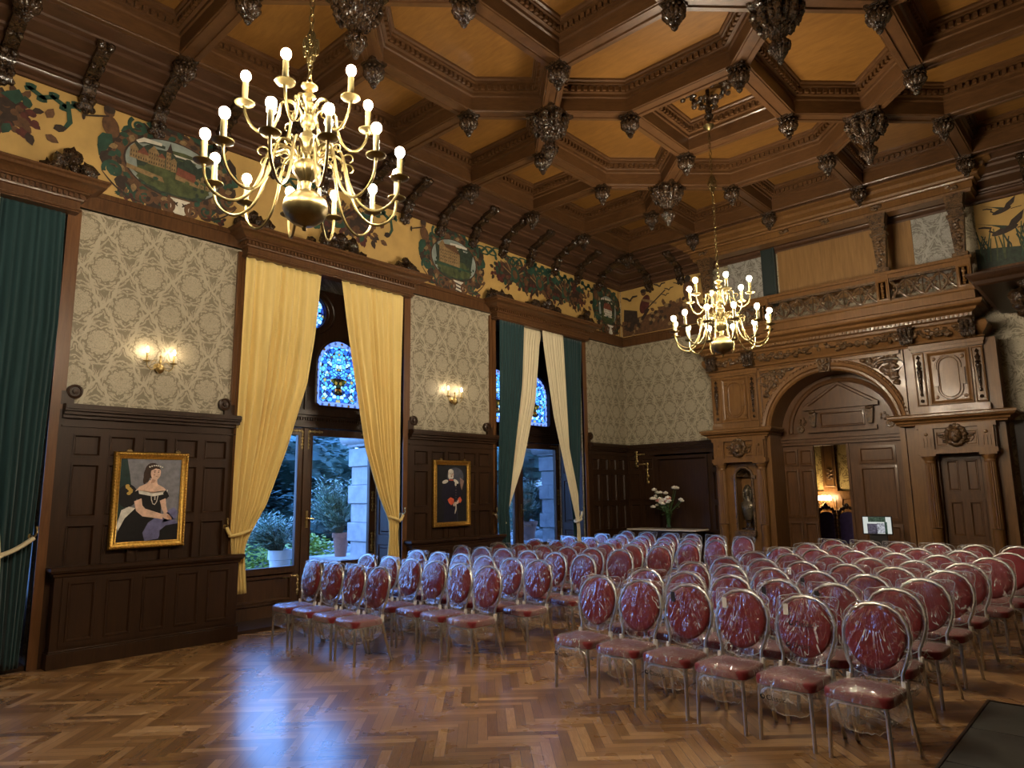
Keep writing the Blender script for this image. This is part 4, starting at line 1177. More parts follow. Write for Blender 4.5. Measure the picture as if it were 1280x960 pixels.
def frame_lines(b, M, u0, u1, v0, v1, w=.05, d=.03): b.rings(M, rect(u0, u1, v0, v1), [(0, .001), (0, d), (w * .4, d * 1.3), (w, d), (w, .001)], cap=False)
for s, nm in ((-1, 0), (1, 1)):      # carved spandrels
    b = MB(); pts = []
    for i in range(240):
        u = AC + s * random.uniform(.45, 1.24); v = random.uniform(3.4, 4.26)
        if math.hypot(u - AC, v - AZ) > AR + .27: pts.append((u, v))
    for i, (u, v) in enumerate(pts[:64]): b.ball(MP(u, v, .012), (random.uniform(.04, .075), .035, random.uniform(.03, .065)), 8, 6, .6, 4, i)
    b.tube([MP(AC + s * (1.1 - .25 * cos(t)), 4.08 - .0 + .12 * sin(t), .04) for t in [q * .3 for q in range(16)]], .02, 6)
    b.build('carved_spandrel', wc, portal, 50)
b = MB()
for u in (3.60, 6.26): b.mbox(MP, u - .03, u + .03, 2.97, 4.33, 0, .05)
b.mbox(MP, 3.60, 6.26, 4.27, 4.33, 0, .05)
b.build('arch_surround', wp, portal, 30)
# bays
def cartouche_panel(u0, u1):
    c = (u0 + u1) / 2; w = (u1 - u0)
    b = MB()
    b.mbox(MP, u0, u1, 3.13, 3.24, 0, .10); b.mbox(MP, u0 + .02, u1 - .02, 3.24, 4.24, 0, .035); b.mbox(MP, u0, u1, 4.24, 4.30, 0, .08); b.mbox(MP, u0 - .02, u1 + .02, 4.30, 4.36, 0, .10)
    pw = w * .235
    b.rings(MP, rect(c - pw - .07, c + pw + .07, 3.27, 4.22), [(0, .035), (0, .065), (.03, .07), (.055, .05), (.075, .04), (.08, .04)])
    for k, (du, dv) in enumerate(((1, 1), (1, -1), (-1, 1), (-1, -1))): b.lathe([(.035, 0), (.03, -.02), (0, -.025)], 10, MP(c + du * (pw - .045), 3.745 + dv * .34, .04), axis='y')
    def stad(e): return [(c + (pw * .72 + e) * cos(t) * (1 if True else 0), 3.745 + (.20 if sin(t) > 0 else -.20) + (pw * .72 + e) * sin(t)) for t in [2 * PI * (i + .5) / 36 for i in range(36)]]
    s0 = stad(0)
    b.tube([MP(*q, .055) for q in s0], .014, 6, True); b.tube([MP(*q, .05) for q in stad(-.04)], .008, 5, True)
    for s in (-1, 1): b.mbox(MP, *sorted((c + s * pw * .62, c + s * pw * .92)), 3.60, 3.89, .04, .075)
    b.build('cartouche_panel', wp, portal, 30)
    for s in (-1, 1):
        u = c + s * (w / 2 - .11)
        b = MB(); b.rings(MP, rect(u - .085, u + .085, 3.27, 4.22), [(0, .035), (0, .06), (.015, .065), (.025, .05), (.03, .05)]); b.build('side_panel', wp, portal, 30)
        b = MB()
        b.lathe([(0, -.40), (.02, -.39), (.028, -.36), (.012, -.335), (.012, -.31), (.022, -.28), (.028, -.12), (.038, .0), (.045, .06), (.02, .085), (.05, .11), (.02, .14), (.03, .17), (.045, .20), (.015, .235), (.012, .27), (.035, .29), (.02, .32), (0, .345)], 14, MP(u, 3.84, .07)); b.ball(MP(u, 3.36, .06), .032, 10, 7)
        b.build('turned_drop', W['carved'], portal, 50)
cartouche_panel(2.55, 3.57); cartouche_panel(6.42, 7.52)
def impost(u0, u1, ret=True):
    b = MB(); b.sweep([(u0, YB), (u0, PY), (u1, PY), (u1, YB)], [(-.1, 2.93), (.03, 2.93), (.035, 2.96), (.07, 2.97), (.08, 3.0), (.15, 3.03), (.16, 3.06), (.18, 3.065), (.18, 3.10), (.14, 3.12), (-.1, 3.13)])
    b.build('impost_cornice', wp, portal, 30)
    # sweep travels with the outer side on the left: mirror handled by outset sign
def fluted(u, d=.10, r=.085):
    b = MB()
    b.lathe([(r * 1.35, .55), (r * 1.35, .62), (r * 1.2, .64), (r * 1.28, .67), (r * 1.1, .70), (r * 1.02, .73)], 24, MP(u, 0, d))
    b.lathe([(r, .73), (r, 1.15), (r * 1.02, 1.16)], 24, MP(u, 0, d))
    N = 64
    b.lathe([(r, 1.17), (r * .98, 1.6), (r * .9, 2.26)], N, MP(u, 0, d), gad=(16, .14))
    b.lathe([(r * .92, 2.26), (r * 1.05, 2.28), (r * .95, 2.30), (r * 1.0, 2.32), (r * 1.35, 2.36), (r * 1.35, 2.385)], 24, MP(u, 0, d))
    b.mbox(MP, u - r * 1.45, u + r * 1.45, 2.385, 2.42, -.02, d + r * 1.45)
    b.mbox(MP, u - r * 1.55, u + r * 1.55, 0, .55, -.02, d + r * 1.5)
    b.build('fluted_column', wp, portal, 40)
def bay(cs, u0, u1, c):
    for u in cs: fluted(u)
    b = MB()
    b.mbox(MP, u0, u1, 2.42, 2.50, 0, .22); b.mbox(MP, u0 + .02, u1 - .02, 2.50, 2.86, 0, .13); b.mbox(MP, u0, u1, 2.86, 2.93, 0, .19)
    for u in cs:
        b.mbox(MP, u - .11, u + .11, 2.50, 2.86, .12, .19); b.lathe([(.03, 0), (.02, -.02), (0, -.025)], 10, MP(u, 2.76, .19), axis='y')
        for k in (-1, 0, 1): b.mbox(MP, u + k * .05 - .012, u + k * .05 + .012, 2.54, 2.70, .19, .205)
    for s in (-1, 1):
        b.rings(MP, rect(*sorted((c + s * .12, c + s * .31)), 2.55, 2.81), [(0, .13), (0, .15), (.02, .15), (.03, .135)])
        b.prism(MP, [(c + s * .21 + .05, 2.68), (c + s * .21, 2.75), (c + s * .21 - .05, 2.68), (c + s * .21, 2.61)], .13, .165)
    b.build('entablature', wp, portal, 30)
    b = MB()      # lion mask with mane and wings
    b.ball(MP(c, 2.72, .19), (.10, .085, .13), 18, 14, .10, 3, 1); b.ball(MP(c, 2.66, .26), (.055, .05, .05), 12, 9); b.ball(MP(c, 2.705, .285), (.02, .02, .025), 8, 6)
    for s in (-1, 1): b.ball(MP(c + s * .04, 2.755, .26), (.018, .012, .012), 8, 6); b.ball(MP(c + s * .045, 2.785, .25), (.03, .02, .014), 8, 6)
    for i in range(16):
        a = 2 * PI * i / 16; b.ball(MP(c + .125 * cos(a), 2.73 + .15 * sin(a), .17), (.05, .05, .05), 8, 6, .5, 4, i)
    for s in (-1, 1):
        for k in range(4): b.ball(MP(c + s * (.14 + .03 * k), 2.62 + .04 * k, .15), (.05, .03, .02), 8, 6, .3, 4, k)
    b.build('lion_mask', wc, portal, 50)
bay((2.69, 3.55), 2.54, 3.70, 3.12); bay((6.55, 7.42), 6.40, 7.57, 6.985)
for u0, u1 in ((2.50, 3.70), (6.16, 7.70)):
    b = MB()
    pr = [(-.1, 2.93), (.03, 2.93), (.035, 2.96), (.07, 2.97), (.08, 3.0), (.15, 3.03), (.16, 3.06), (.18, 3.065), (.18, 3.10), (.14, 3.12), (-.1, 3.13)]
    b.sweep([(u1, YB - .004), (u1, PY - .10), (u0, PY - .10), (u0, YB - .004)], [(-o, z) for o, z in pr]); b.build('impost_cornice', wp, portal, 30)
b = MB(); b.tube([MP(*q, .01) for q in np_], .03, 7, True); b.mbox(MP, 2.86, 2.93, 2.08, 2.15, 0, .04); b.mbox(MP, 3.31, 3.38, 2.08, 2.15, 0, .04)
for i in range(9):
    a = PI * (i + .5) / 9
    b.tube([MP(3.12, 2.12, -.27), MP(3.12 + .12 * cos(a), 2.12 + .12 * sin(a), -.22), MP(3.12 + .18 * cos(a), 2.12 + .18 * sin(a), -.06)], [.008, .02, .03], 6)
b.mbox(MP, 2.90, 3.34, .93, 1.02, -.3, .10); b.mbox(MP, 2.94, 3.30, .86, .93, -.2, .06)
for i in range(7): b.ball(MP(2.96 + .053 * i, .86, .05), (.03, .03, .035), 7, 5, .3, 4, i)
b.build('shell_niche', wc, portal, 40)
b = MB()     # small panelled door between the right-hand columns
Mq = lambda u, v, d: (u, PY + .12 - d, v)
b.mbox(Mq, 6.66, 7.30, .0, 2.42, -.01, .02)
for v0, v1 in ((.35, .9), (.98, 1.66), (1.74, 2.36)):
    for u0, u1 in ((6.70, 6.98), (6.98, 7.26)): b.rings(Mq, rect(u0, u1, v0, v1), [(0, .02), (0, .035), (.05, .035), (.055, .045), (.07, .045), (.085, .022), (.09, .022)])
b.build('side_door', W['door'], portal, 30)
# recess: lunette, jambs, sliding doors
YR = 14.46; MR = MY(YR)
b = MB()
b.mbox(MR, 3.7, 4.36, 0, 2.72, -.06, 0); b.mbox(MR, 5.96, 6.2, 0, 2.72, -.06, .02)
for u0, u1 in ((3.76, 4.04), (4.08, 4.34)):
    for v0, v1 in ((.3, 1.2), (1.28, 2.25), (2.33, 2.66)): b.rings(MR, rect(u0, u1, v0, v1), [(0, 0), (0, .03), (.03, .035), (.05, .01), (.052, .01)])
b.mbox(MR, 3.7, 6.2, 2.72, 4.3, -.06, 0); b.mbox(MR, 3.7, 6.2, 2.74, 2.80, 0, .06); b.mbox(MR, 3.7, 6.2, 2.80, 2.86, 0, .10); b.mbox(MR, 3.7, 6.2, 2.86, 2.90, 0, .14)
b.build('door_surround', W['mid'], portal, 30)
b = MB()
b.lathe([(.96, 0), (.97, -.04), (1.01, -.06), (1.05, -.04), (1.06, 0)], 40, (4.95, YR, 3.0), ang=(0, PI), axis='y')
b.prism(MR, [(4.30, 3.50), (5.60, 3.50), (4.95, 3.90)], 0, .05); b.prism(MR, [(4.42, 3.54), (5.48, 3.54), (4.95, 3.84)], .05, .052)
for p0, p1 in (((4.26, 3.50), (4.95, 3.94)), ((4.95, 3.94), (5.64, 3.50))): b.tube([MR(*p0, .05), MR(*p1, .05)], .035, 6)
b.mbox(MR, 4.24, 5.66, 3.44, 3.52, 0, .11); b.mbox(MR, 4.34, 5.56, 3.38, 3.44, 0, .06); b.mbox(MR, 4.30, 5.60, 2.98, 3.06, 0, .08)
b.rings(MR, rect(4.54, 5.38, 3.08, 3.38), [(0, 0), (0, .04), (.025, .045), (.04, .015), (.042, .015)])
b.build('lunette', W['mid'], portal, 30)
b = MB()
for u in (4.42, 5.49):
    b = MB(); b.prism(MR, [(u - .075, 3.38), (u + .075, 3.38), (u + .04, 3.10), (u - .04, 3.10)], 0, .10); b.ball(MR(u, 3.40, .09), (.07, .05, .04), 10, 7); b.build('lunette_console', wc, portal, 40)
for u in (4.20, 5.72):
    b = MB()
    for i in range(5): a = 2 * PI * i / 5; b.ball(MR(u + .06 * cos(a), 3.22 + .06 * sin(a), .01), (.025, .015, .03), 7, 5)
    b.lathe([(.08, 0), (.075, -.02), (.05, -.012), (.02, -.02), (0, -.025)], 16, MR(u + (.10 if u > 5 else -.06), 3.07, 0), axis='y'); b.build('lunette_rosette', wc, portal, 40)
MLf = MY(YR + .0)
b = MB(); b.mbox(MLf, 5.02, 5.97, 0.02, 2.72, -.05, .025)
for v0, v1 in ((.2, 1.18), (1.22, 2.28), (2.32, 2.66)): b.rings(MLf, rect(5.2, 5.87, v0, v1), [(0, .025), (0, .045), (.03, .05), (.05, .05), (.07, .028), (.072, .028)])
b.mbox(MLf, 5.0, 5.05, 0.02, 2.72, -.05, .05)
b.build('door_leaf', W['door'], portal, 30)
# carved frieze and crowning cornice
def rsweep(b, u0, u1, prof, y=PY, back=YB - .004): b.sweep([(u1, back), (u1, y), (u0, y), (u0, back)], [(-o, z) for o, z in prof])
b = MB(); rsweep(b, 2.56, 7.46, [(-.1, 4.34), (.04, 4.34), (.05, 4.37), (.09, 4.38), (.10, 4.40), (.06, 4.41), (.07, 4.44), (.13, 4.50), (.16, 4.57), (.15, 4.64), (.10, 4.68), (-.1, 4.68)]); b.build('carved_frieze', wp, portal, 30)
for k, (u0, u1) in enumerate(((2.56, 3.45), (3.45, 4.93), (4.93, 6.35), (6.35, 7.44))):
    b = MB()
    for i in range(int((u1 - u0) * 38)):
        u = random.uniform(u0 + .05, u1 - .05); t = (u - u0) / (u1 - u0)
        v = 4.575 - .05 * sin(PI * t) + random.uniform(-.065, .065); b.ball(MP(u, v, .15), (random.uniform(.035, .06), .04, random.uniform(.025, .045)), 7, 5, .6, 4, i)
    b.build('carved_garland', wc, portal, 50)
for u in (2.64, 3.46, 6.40, 7.34):
    b = MB(); b.prism(MP, [(u - .10, 4.40), (u + .10, 4.40), (u + .12, 4.68), (u - .12, 4.68)], .05, .23)
    for s in (-.07, 0, .07): b.tube([MP(u + s, 4.68, .24), MP(u + s, 4.58, .26), MP(u + s, 4.47, .21), MP(u + s, 4.39, .15)], [.03, .035, .03, .02], 7)
    b.tube([MP(u - .12, 4.66, .24), MP(u + .12, 4.66, .24)], .035, 8)
    b.build('bracket', W['carved'], portal, 40)
b = MB(); rsweep(b, 2.62, 7.22, [(-.1, 4.66), (.12, 4.68), (.13, 4.72), (.20, 4.74), (.205, 4.79), (.22, 4.80), (.28, 4.83), (.30, 4.87), (.38, 4.90), (.40, 4.93), (.40, 4.97), (.34, 5.0), (-.1, 5.0)])
u = 2.45
while u < 7.38: b.mbox(MP, u, u + .035, 4.745, 4.785, .19, .23); u += .07
b.build('crown_cornice', wp, portal, 30)

# gallery above the portal
gal = empty('carved_gallery', (5.05, 13.95, 5.0), 'carved oak gallery with a pierced balustrade above the portal', 'gallery')
b = MB(); b.box(2.50, 7.5, 13.70, YB - .004, 5.0, 5.22); rsweep(b, 2.50, 7.5, [(-.1, 5.18), (.02, 5.18), (.04, 5.2), (.04, 5.23), (0, 5.24), (-.1, 5.24)], 13.70); b.build('plinth', wp, gal, 30)
MGa = MY(13.74)
b = MB(); b.box(2.40, 7.5, 13.70, 13.82, 5.66, 5.74); b.box(2.38, 7.52, 13.67, 13.85, 5.74, 5.80); b.build('handrail', wp, gal, 30, .006)
posts = (2.50, 3.85, 6.10, 7.38)
for u in posts:
    b = MB(); b.mbox(MGa, u - .11, u + .11, 5.2, 5.80, -.08, .06); b.rings(MGa, rect(u - .09, u + .09, 5.26, 5.64), [(0, .06), (0, .075), (.02, .08), (.035, .06), (.036, .06)])
    for i in range(7): b.ball(MGa(u, 5.32 + .043 * i, .065), (.035 if i % 2 else .022, .02, .024), 7, 5, .3, 4, i)
    b.build('post', wp, gal, 30)
for u0, u1 in zip(posts, posts[1:]):
    a, c = u0 + .11, u1 - .11; m = max(2, round((c - a) / .30)); w = (c - a) / m
    b = MB(); b.mbox(MGa, a, c, 5.22, 5.27, -.03, .03); b.mbox(MGa, a, c, 5.62, 5.67, -.03, .03)
    for i in range(m):
        cu = a + w * (i + .5)
        for s in (-1, 1):
            b.tube([MGa(cu - w / 2, 5.445 - s * .175, 0), MGa(cu - w * .12, 5.445 - s * .07, .01), MGa(cu, 5.445, .02), MGa(cu + w * .12, 5.445 + s * .07, .01), MGa(cu + w / 2, 5.445 + s * .175, 0)], [.014, .028, .02, .028, .014], 6)
        for q in range(8):
            t = 2 * PI * q / 8; b.ball(MGa(cu + .075 * cos(t), 5.445 + .085 * sin(t), .012), (.026, .016, .03), 7, 5)
        b.ball(MGa(cu, 5.445, .03), .022, 8, 6)
        for sx in (-1, 1):
            for sy in (-1, 1): b.ball(MGa(cu + sx * w * .33, 5.445 + sy * .135, .005), (.035, .016, .028), 7, 5, .4, 4, q)
        b.tube([MGa(cu + w / 2, 5.24, 0), MGa(cu + w / 2, 5.64, 0)], .012, 5)
    b.build('pierced_panel', wc, gal, 50)
b = MB(); b.mbox(MBK, 4.02, 6.56, 5.6, 7.0, 0, .03)
for u in (4.9, 5.72): b.mbox(MBK, u, u + .006, 5.7, 7.0, .03, .034)
b.build('plank_panel', W['plank'], gal, 0)
b = MB(); b.mbox(MBK, 6.56, 7.3, 5.6, 7.0, 0, .02); b.build('grey_paper_panel', M_PAPERG, gal, 0); b = MB(); b.mbox(MBK, 2.9, 3.70, 5.6, 7.0, 0, .02); b.build('grey_paper_panel', M_PAPERG, gal, 0)
b = MB(); b.mbox(MBK, 3.70, 3.98, 5.6, 6.95, 0, .12); b.tube([MBK(3.97, 5.7, .12), MBK(3.97, 6.95, .12)], .03, 8); b.build('dark_post', plain('dark_teal_paint', (.02, .03, .03), .4), gal, 30)
for u, yy in ((2.62, 13.74), (6.12, 13.74), (7.36, 13.74)):
    Mh = MY(yy); b = MB()
    b.prism(Mh, [(u - .07, 5.80), (u + .07, 5.80), (u + .12, 6.52), (u - .12, 6.52)], -.07, .05); b.mbox(Mh, u - .12, u + .12, 5.80, 5.87, -.1, .08); b.mbox(Mh, u - .14, u + .14, 6.52, 6.57, -.1, .09); b.mbox(Mh, u - .11, u + .11, 6.57, 6.66, -.08, .06); b.mbox(Mh, u - .13, u + .13, 6.66, 6.72, -.1, .08)
    b.prism(Mh, [(u - .12, 6.72), (u + .12, 6.72), (u + .16, 6.92), (u - .16, 6.92)], -.1, .10)
    for i in range(10): b.ball(Mh(u + random.uniform(-.03, .03), 5.95 + .055 * i, .05), (.03 + .003 * i, .025, .035), 8, 6, .5, 4, i)
    b.build('herm_pilaster', wc, gal, 40)
b = MB(); rsweep(b, 2.36, 7.60, [(-.25, 6.92), (.02, 6.92), (.03, 6.98), (.06, 6.985), (.06, 7.10), (.09, 7.11), (.10, 7.14), (.16, 7.15), (.17, 7.19), (.27, 7.24), (.28, 7.30), (.38, 7.33), (.38, 7.36), (-.25, 7.36)], 13.72)
b.build('entablature', wp, gal, 30)
b = MB()
for u in (2.62, 4.4, 5.2, 6.12, 7.36):
    for i in range(6): b.ball((u + random.uniform(-.08, .08), 13.655, 7.045 + random.uniform(-.035, .035)), (.045, .03, .03), 7, 5, .6, 4, i)
b.build('carved_mount', wc, gal, 50)

# bronze bust in the niche
bust = empty('bust', (3.12, 14.0, 1.02), 'dark bronze bust of a woman standing in the portal niche', 'sculpture')
def BL(u, y, v): return (u, y, v)
b = MB(); b.box(3.0, 3.24, 13.90, 14.10, 1.021, 1.08); b.lathe([(.10, 1.08), (.07, 1.11), (.055, 1.15), (.07, 1.20), (.09, 1.23)], 20, (3.12, 14.0, 0)); b.build('pedestal', W['carved'], bust, 40)
M_BRONZE = plain('bronze', (.11, .088, .058), .36, .55, 0, .3, 20)
b = MB(); vs = []; N = 28
prof = [(.05, .05, 1.22), (.10, .08, 1.28), (.125, .10, 1.36), (.15, .105, 1.45), (.165, .09, 1.52), (.15, .075, 1.57), (.08, .06, 1.60), (.048, .05, 1.64), (.045, .047, 1.70)]
for a_, b_, z in prof:
    for k in range(N): t = 2 * PI * k / N; vs.append((3.12 + a_ * cos(t), 14.0 + b_ * sin(t) * (1.15 if sin(t) < 0 and 1.3 < z < 1.55 else 1), z))
b.add(vs, [(i * N + k, i * N + (k + 1) % N, (i + 1) * N + (k + 1) % N, (i + 1) * N + k) for i in range(len(prof) - 1) for k in range(N)])
b.ball((3.12, 13.985, 1.78), (.068, .08, .098), 18, 14); b.ball((3.12, 13.905, 1.77), (.012, .02, .022), 8, 6); b.ball((3.12, 13.912, 1.735), (.022, .012, .008), 8, 6); b.ball((3.12, 13.93, 1.70), (.03, .03, .02), 8, 6)
for s in (-1, 1): b.ball((3.12 + s * .027, 13.918, 1.79), (.012, .008, .008), 8, 6); b.ball((3.12 + s * .06, 13.92, 1.47), (.05, .04, .05), 10, 8)
b.build('figure', M_BRONZE, bust, 60)
b = MB(); b.ball((3.12, 14.01, 1.81), (.078, .085, .085), 16, 12, .25, 5, 2)
for s in (-1, 1):
    for k in range(6): b.ball((3.12 + s * (.07 + .012 * sin(k)), 13.98, 1.80 - .045 * k), (.028, .03, .032), 8, 6, .3, 4, k)
b.ball((3.12, 14.0, 1.89), (.05, .05, .03), 10, 8, .3); b.build('hair', M_BRONZE, bust, 60)
bust.scale = (1.0, .9, 1.05); bust.location.y -= .01

# room beyond the half open door
b = MB().box(1.0, 8.0, 18.1, 18.25, 0, 4.2); tag(b.build('wall_far', M_PAPERY, None, 0), kind='structure')
b = MB().box(1.0, 8.0, 14.5, 18.25, 4.0, 4.2); tag(b.build('ceiling_beyond', W['mid'], None, 0), kind='structure')
b = MB(); b.box(.9, 1.0, 14.5, 18.25, 0, 4.2); tag(b.build('wall_side', M_PAPERY, None, 0), kind='structure')
b = MB(); b.box(8.0, 8.1, 14.5, 18.25, 0, 4.2); tag(b.build('wall_beyond', M_PAPERY, None, 0), kind='structure')
b = MB(); b.box(.9, 8.1, 14.5, 18.3, -.2, 0); tag(b.build('floor_beyond', M_FLOOR, None, 0), kind='structure')
MZ2 = MY(18.1); b = MB()
b.mbox(MZ2, 1, 8, 0, 1.75, 0, .03); b.mbox(MZ2, 1, 8, 1.74, 1.80, 0, .07); b.mbox(MZ2, 3.30, 3.62, 1.80, 4.0, 0, .07); b.rings(MZ2, rect(3.33, 3.59, 1.9, 3.8), [(0, .07), (.03, .09), (.05, .075), (.052, .075)])
for u in (3.0, 3.62, 4.2): b.rings(MZ2, rect(u + .04, u + .56, .3, 1.66), [(0, .03), (0, .05), (.05, .055), (.07, .032), (.072, .032)])
for i in range(9): b.ball(MZ2(3.46 + .05 * sin(i * 2), 2.1 + .03 * i, .08), (.04, .02, .03), 8, 6)
tag(b.build('trim_8', W['portal'], None, 30), kind='structure')
cd = empty('candelabrum', (3.32, 17.85, 1.35), 'lit five-light brass candelabrum in the room beyond the half open door', 'candelabrum')
b = MB(); b.tube([(3.32, 18.05, 1.42), (3.32, 17.92, 1.38), (3.32, 17.85, 1.45), (3.32, 17.85, 1.62)], .014, 8); b.ball((3.32, 17.85, 1.47), .03, 10, 8); b.lathe([(.06, 0), (.06, -.02), (.03, -.03)], 14, (3.32, 18.03, 1.42), axis='y'); b.build('stem', M_BRASS, cd, 50)
for i in range(5):
    a = PI + PI * (i + .5) / 5 if True else 0; x, y = 3.32 + .17 * cos(a), 17.85 + .12 * sin(a)
    m = MB(); m.tube([(3.32, 17.85, 1.49), (3.32 + .09 * cos(a), 17.85 + .06 * sin(a), 1.44), (x, y, 1.52)], .007, 6); ar = m.build('arm', M_BRASS, cd, 50)
    m = MB(); m.lathe([(.03, 1.52), (.032, 1.53), (.013, 1.53), (.013, 1.585)], 12, (x, y, 0)); m.build('candle', M_CANDLE, ar, 40)
    m = MB(); m.lathe([(.012, 1.585), (.045, 1.59), (.04, 1.65), (.03, 1.69), (0, 1.695)], 12, (x, y, 0)); m.build('lamp_shade', emit('shaded_lamp_%d' % i, (1, .72, .38), 20), ar, 60)
M_PURP = plain('violet_upholstery', (.04, .022, .11), .6, 0, 0, .3, 12)
for i, (x, y) in enumerate(((3.56, 17.1), (4.06, 17.0))):
    h = empty('throne_chair', (x, y, 0), ('violet high-backed carved chair directly below the lamp beyond the door', 'violet high-backed carved chair beside the door edge in the room beyond')[i], 'chair', 'high-backed chairs beyond the door')
    b = MB(); b.box(x - .20, x + .20, y - .22, y + .2, .42, .50); b.build('seat', M_PURP, h, 0, .02)
    b = MB(); b.box(x - .17, x + .17, y + .17, y + .21, .60, 1.22); b.ball((x, y + .19, 1.22), (.17, .02, .10), 14, 8); b.build('backrest', M_PURP, h, 40)
    b = MB()
    for s in (-1, 1):
        b.tube([(x + s * .20, y + .2, .44), (x + s * .20, y + .2, 1.30)], .025, 8); b.ball((x + s * .20, y + .2, 1.33), .035, 8, 6)
        for q in range(8): b.ball((x + s * .2, y + .19, .6 + .09 * q), .035, 8, 6)
    for q in range(9): t = PI * q / 8; b.ball((x + .18 * cos(t), y + .2, 1.28 + .14 * sin(t)), .04, 8, 6, .4, 4, q)
    b.ball((x, y + .2, 1.45), (.05, .03, .07), 8, 6, .3); b.build('back_frame', W['dark'], h, 50)
    for sx in (-1, 1):
        for sy in (-1, 1): b = MB(); b.tube([(x + sx * .18, y + sy * .19, 0), (x + sx * .18, y + sy * .19, .45)], .025, 8); b.build('leg', W['dark'], h, 40)

# ================================================================ canopy and hearth on the near right
cn = empty('wall_canopy', (10.2, 13.0, 4.77), 'dark projecting wooden canopy with carved underside at the corner beyond the portal', 'canopy')
b = MB(); b.sweep([(XR - .02, 14.1), (7.80, 14.1), (7.80, 11.88), (XR - .02, 11.88)], [(-.3, 4.77), (0, 4.77), (.03, 4.79), (.05, 4.84), (.10, 4.87), (.13, 4.92), (.13, 4.95), (-.3, 4.98)]); b.box(7.82, XR - .02, 11.9, 14.08, 4.80, 4.97); b.build('slab', W['dark'], cn, 30)
b = MB()
for i in range(46): b.ball((random.uniform(8.2, 9.6), random.uniform(12.2, 14.0), 4.74 - .25 * random.random()), (.14, .14, .10), 8, 6, .6, 4, i)
b.build('carved_underside', W['carved'], cn, 50)
for y in (12.1, 14.0):
    b = MB(); b.prism(lambda u, v, d, y=y: (u, y + d, v), [(XR, 3.6), (9.9, 3.7), (9.6, 4.2), (8.4, 4.6), (8.2, 4.8), (XR, 4.8)], -.12, .12); b.build('bracket', W['carved'], cn, 30)
M_HEARTH = plain('green_hearth_slate', (.032, .036, .030), .42, 0, 0, .35, 3)
hs = empty('hearth_slab', (9.1, 5.6, 0), 'dark grey green slate hearth slab on the parquet by the aisle chairs', 'hearth')
b = MB()
for i in range(4):
    for j in range(2): b.box(8.10 + .98 * j, 8.10 + .98 * j + .965, 3.9 + .88 * i, 3.9 + .88 * i + .868, .001, .022)
b.build('slate_tiles', M_HEARTH, hs, 0, .003)
b = MB(); b.box(8.075, 8.095, 3.9, 7.44, .001, .026); b.box(8.075, 10.1, 7.42, 7.44, .001, .026); b.build('edge_strip', W['dark'], hs, 0)

# console table, vase, screen
tb = empty('console_table', (1.32, 13.75, 0), 'long narrow wooden console table with white top beneath the bouquet', 'table')
b = MB(); b.box(.46, 2.18, 13.46, 14.05, 1.0, 1.03); b.build('table_top', plain('pale_marble', (.62, .56, .46), .3), tb, 0, .006)
b = MB(); b.box(.56, 2.08, 13.54, 13.98, .86, .999); b.build('apron', W['dark'], tb, 0, .004)
for x in (.62, 2.02):
    for y in (13.6, 13.92): b = MB(); b.lathe([(.03, 0), (.04, .03), (.025, .08), (.03, .4), (.04, .7), (.025, .76), (.045, .80), (.045, .87)], 14, (x, y, 0)); b.build('leg', W['dark'], tb, 40)
vx, vy = 1.36, 13.78
vs_ = empty('flower_vase', (vx, vy, 1.03), 'tall clear glass vase of stems on the console table', 'vase')
b = MB(); b.lathe([(.05, 1.03), (.055, 1.035), (.05, 1.06), (.055, 1.2), (.075, 1.42), (.078, 1.42), (.058, 1.2), (.052, 1.06), (0, 1.045)], 24, (vx, vy, 0)); b.build('glass_body', M_GLASS, vs_, 40)
bq = empty('bouquet', (vx, vy, 1.06), 'loose bouquet of white and pink blossoms in the glass vase', 'flowers')
M_STEM = plain('flower_stem', (.05, .11, .03), .6, 0, 0, .3, 20); M_PET = plain('white_petals', (.75, .70, .60), .6, 0, 0, .12, 20); M_PINK = plain('pink_petals', (.62, .28, .24), .6, 0, 0, .2, 20); M_FLEAF = plain('bouquet_leaf', (.05, .085, .03), .6, 0, 0, .4, 20)
heads = []
for i in range(32):
    t = random.random()
    if i < 15: p = (vx - .22 + random.uniform(-.13, .16), vy + random.uniform(-.12, .1), 1.70 + random.uniform(-.20, .24))
    elif i < 19: p = (vx + .28 + random.uniform(-.08, .08), vy + random.uniform(-.08, .08), (1.93, 1.92, 1.67, 1.64)[i - 15])
    else: p = (vx + random.uniform(-.12, .10), vy - .08, 1.60 + random.uniform(-.05, .12))
    heads.append(p)
b = MB()
for p in heads: b.tube([(vx + random.uniform(-.03, .03), vy + random.uniform(-.03, .03), 1.07), (vx + (p[0] - vx) * .25, vy + (p[1] - vy) * .25, 1.42), p], .005, 5)
b.build('stems', M_STEM, bq, 60)
for i, p in enumerate(heads):
    b = MB(); r = random.uniform(.042, .06)
    for k in range(7): a = 2 * PI * k / 7; b.ball((p[0] + r * .6 * cos(a), p[1] + r * .6 * sin(a), p[2]), (r * .55, r * .55, r * .5), 7, 5)
    b.ball((p[0], p[1], p[2] + .01), r * .6, 7, 5); b.build('blossom', M_PINK if i in (20, 21, 22, 6) else M_PET, bq, 60)
b = MB()
for i in range(90):
    a = random.uniform(0, 2 * PI); q = random.choice(heads); t = random.uniform(.1, .85); c = Vector((vx + (q[0] - vx) * t, vy + (q[1] - vy) * t, 1.2 + (q[2] - 1.2) * t)); L = .07
    e = Vector((cos(a), sin(a) * .6, random.uniform(-.4, .6))) * L; s = Vector((-sin(a), cos(a), .2)) * L * .3
    b.add([c, c + e * .5 + s, c + e, c + e * .5 - s], [(0, 1, 2, 3)])
b.build('leaves', M_FLEAF, bq, 0)
sx, sy = 5.72, 13.35
st = empty('screen_stand', (sx, sy, 0), 'small lit display screen on a dark stand before the sliding door', 'screen')
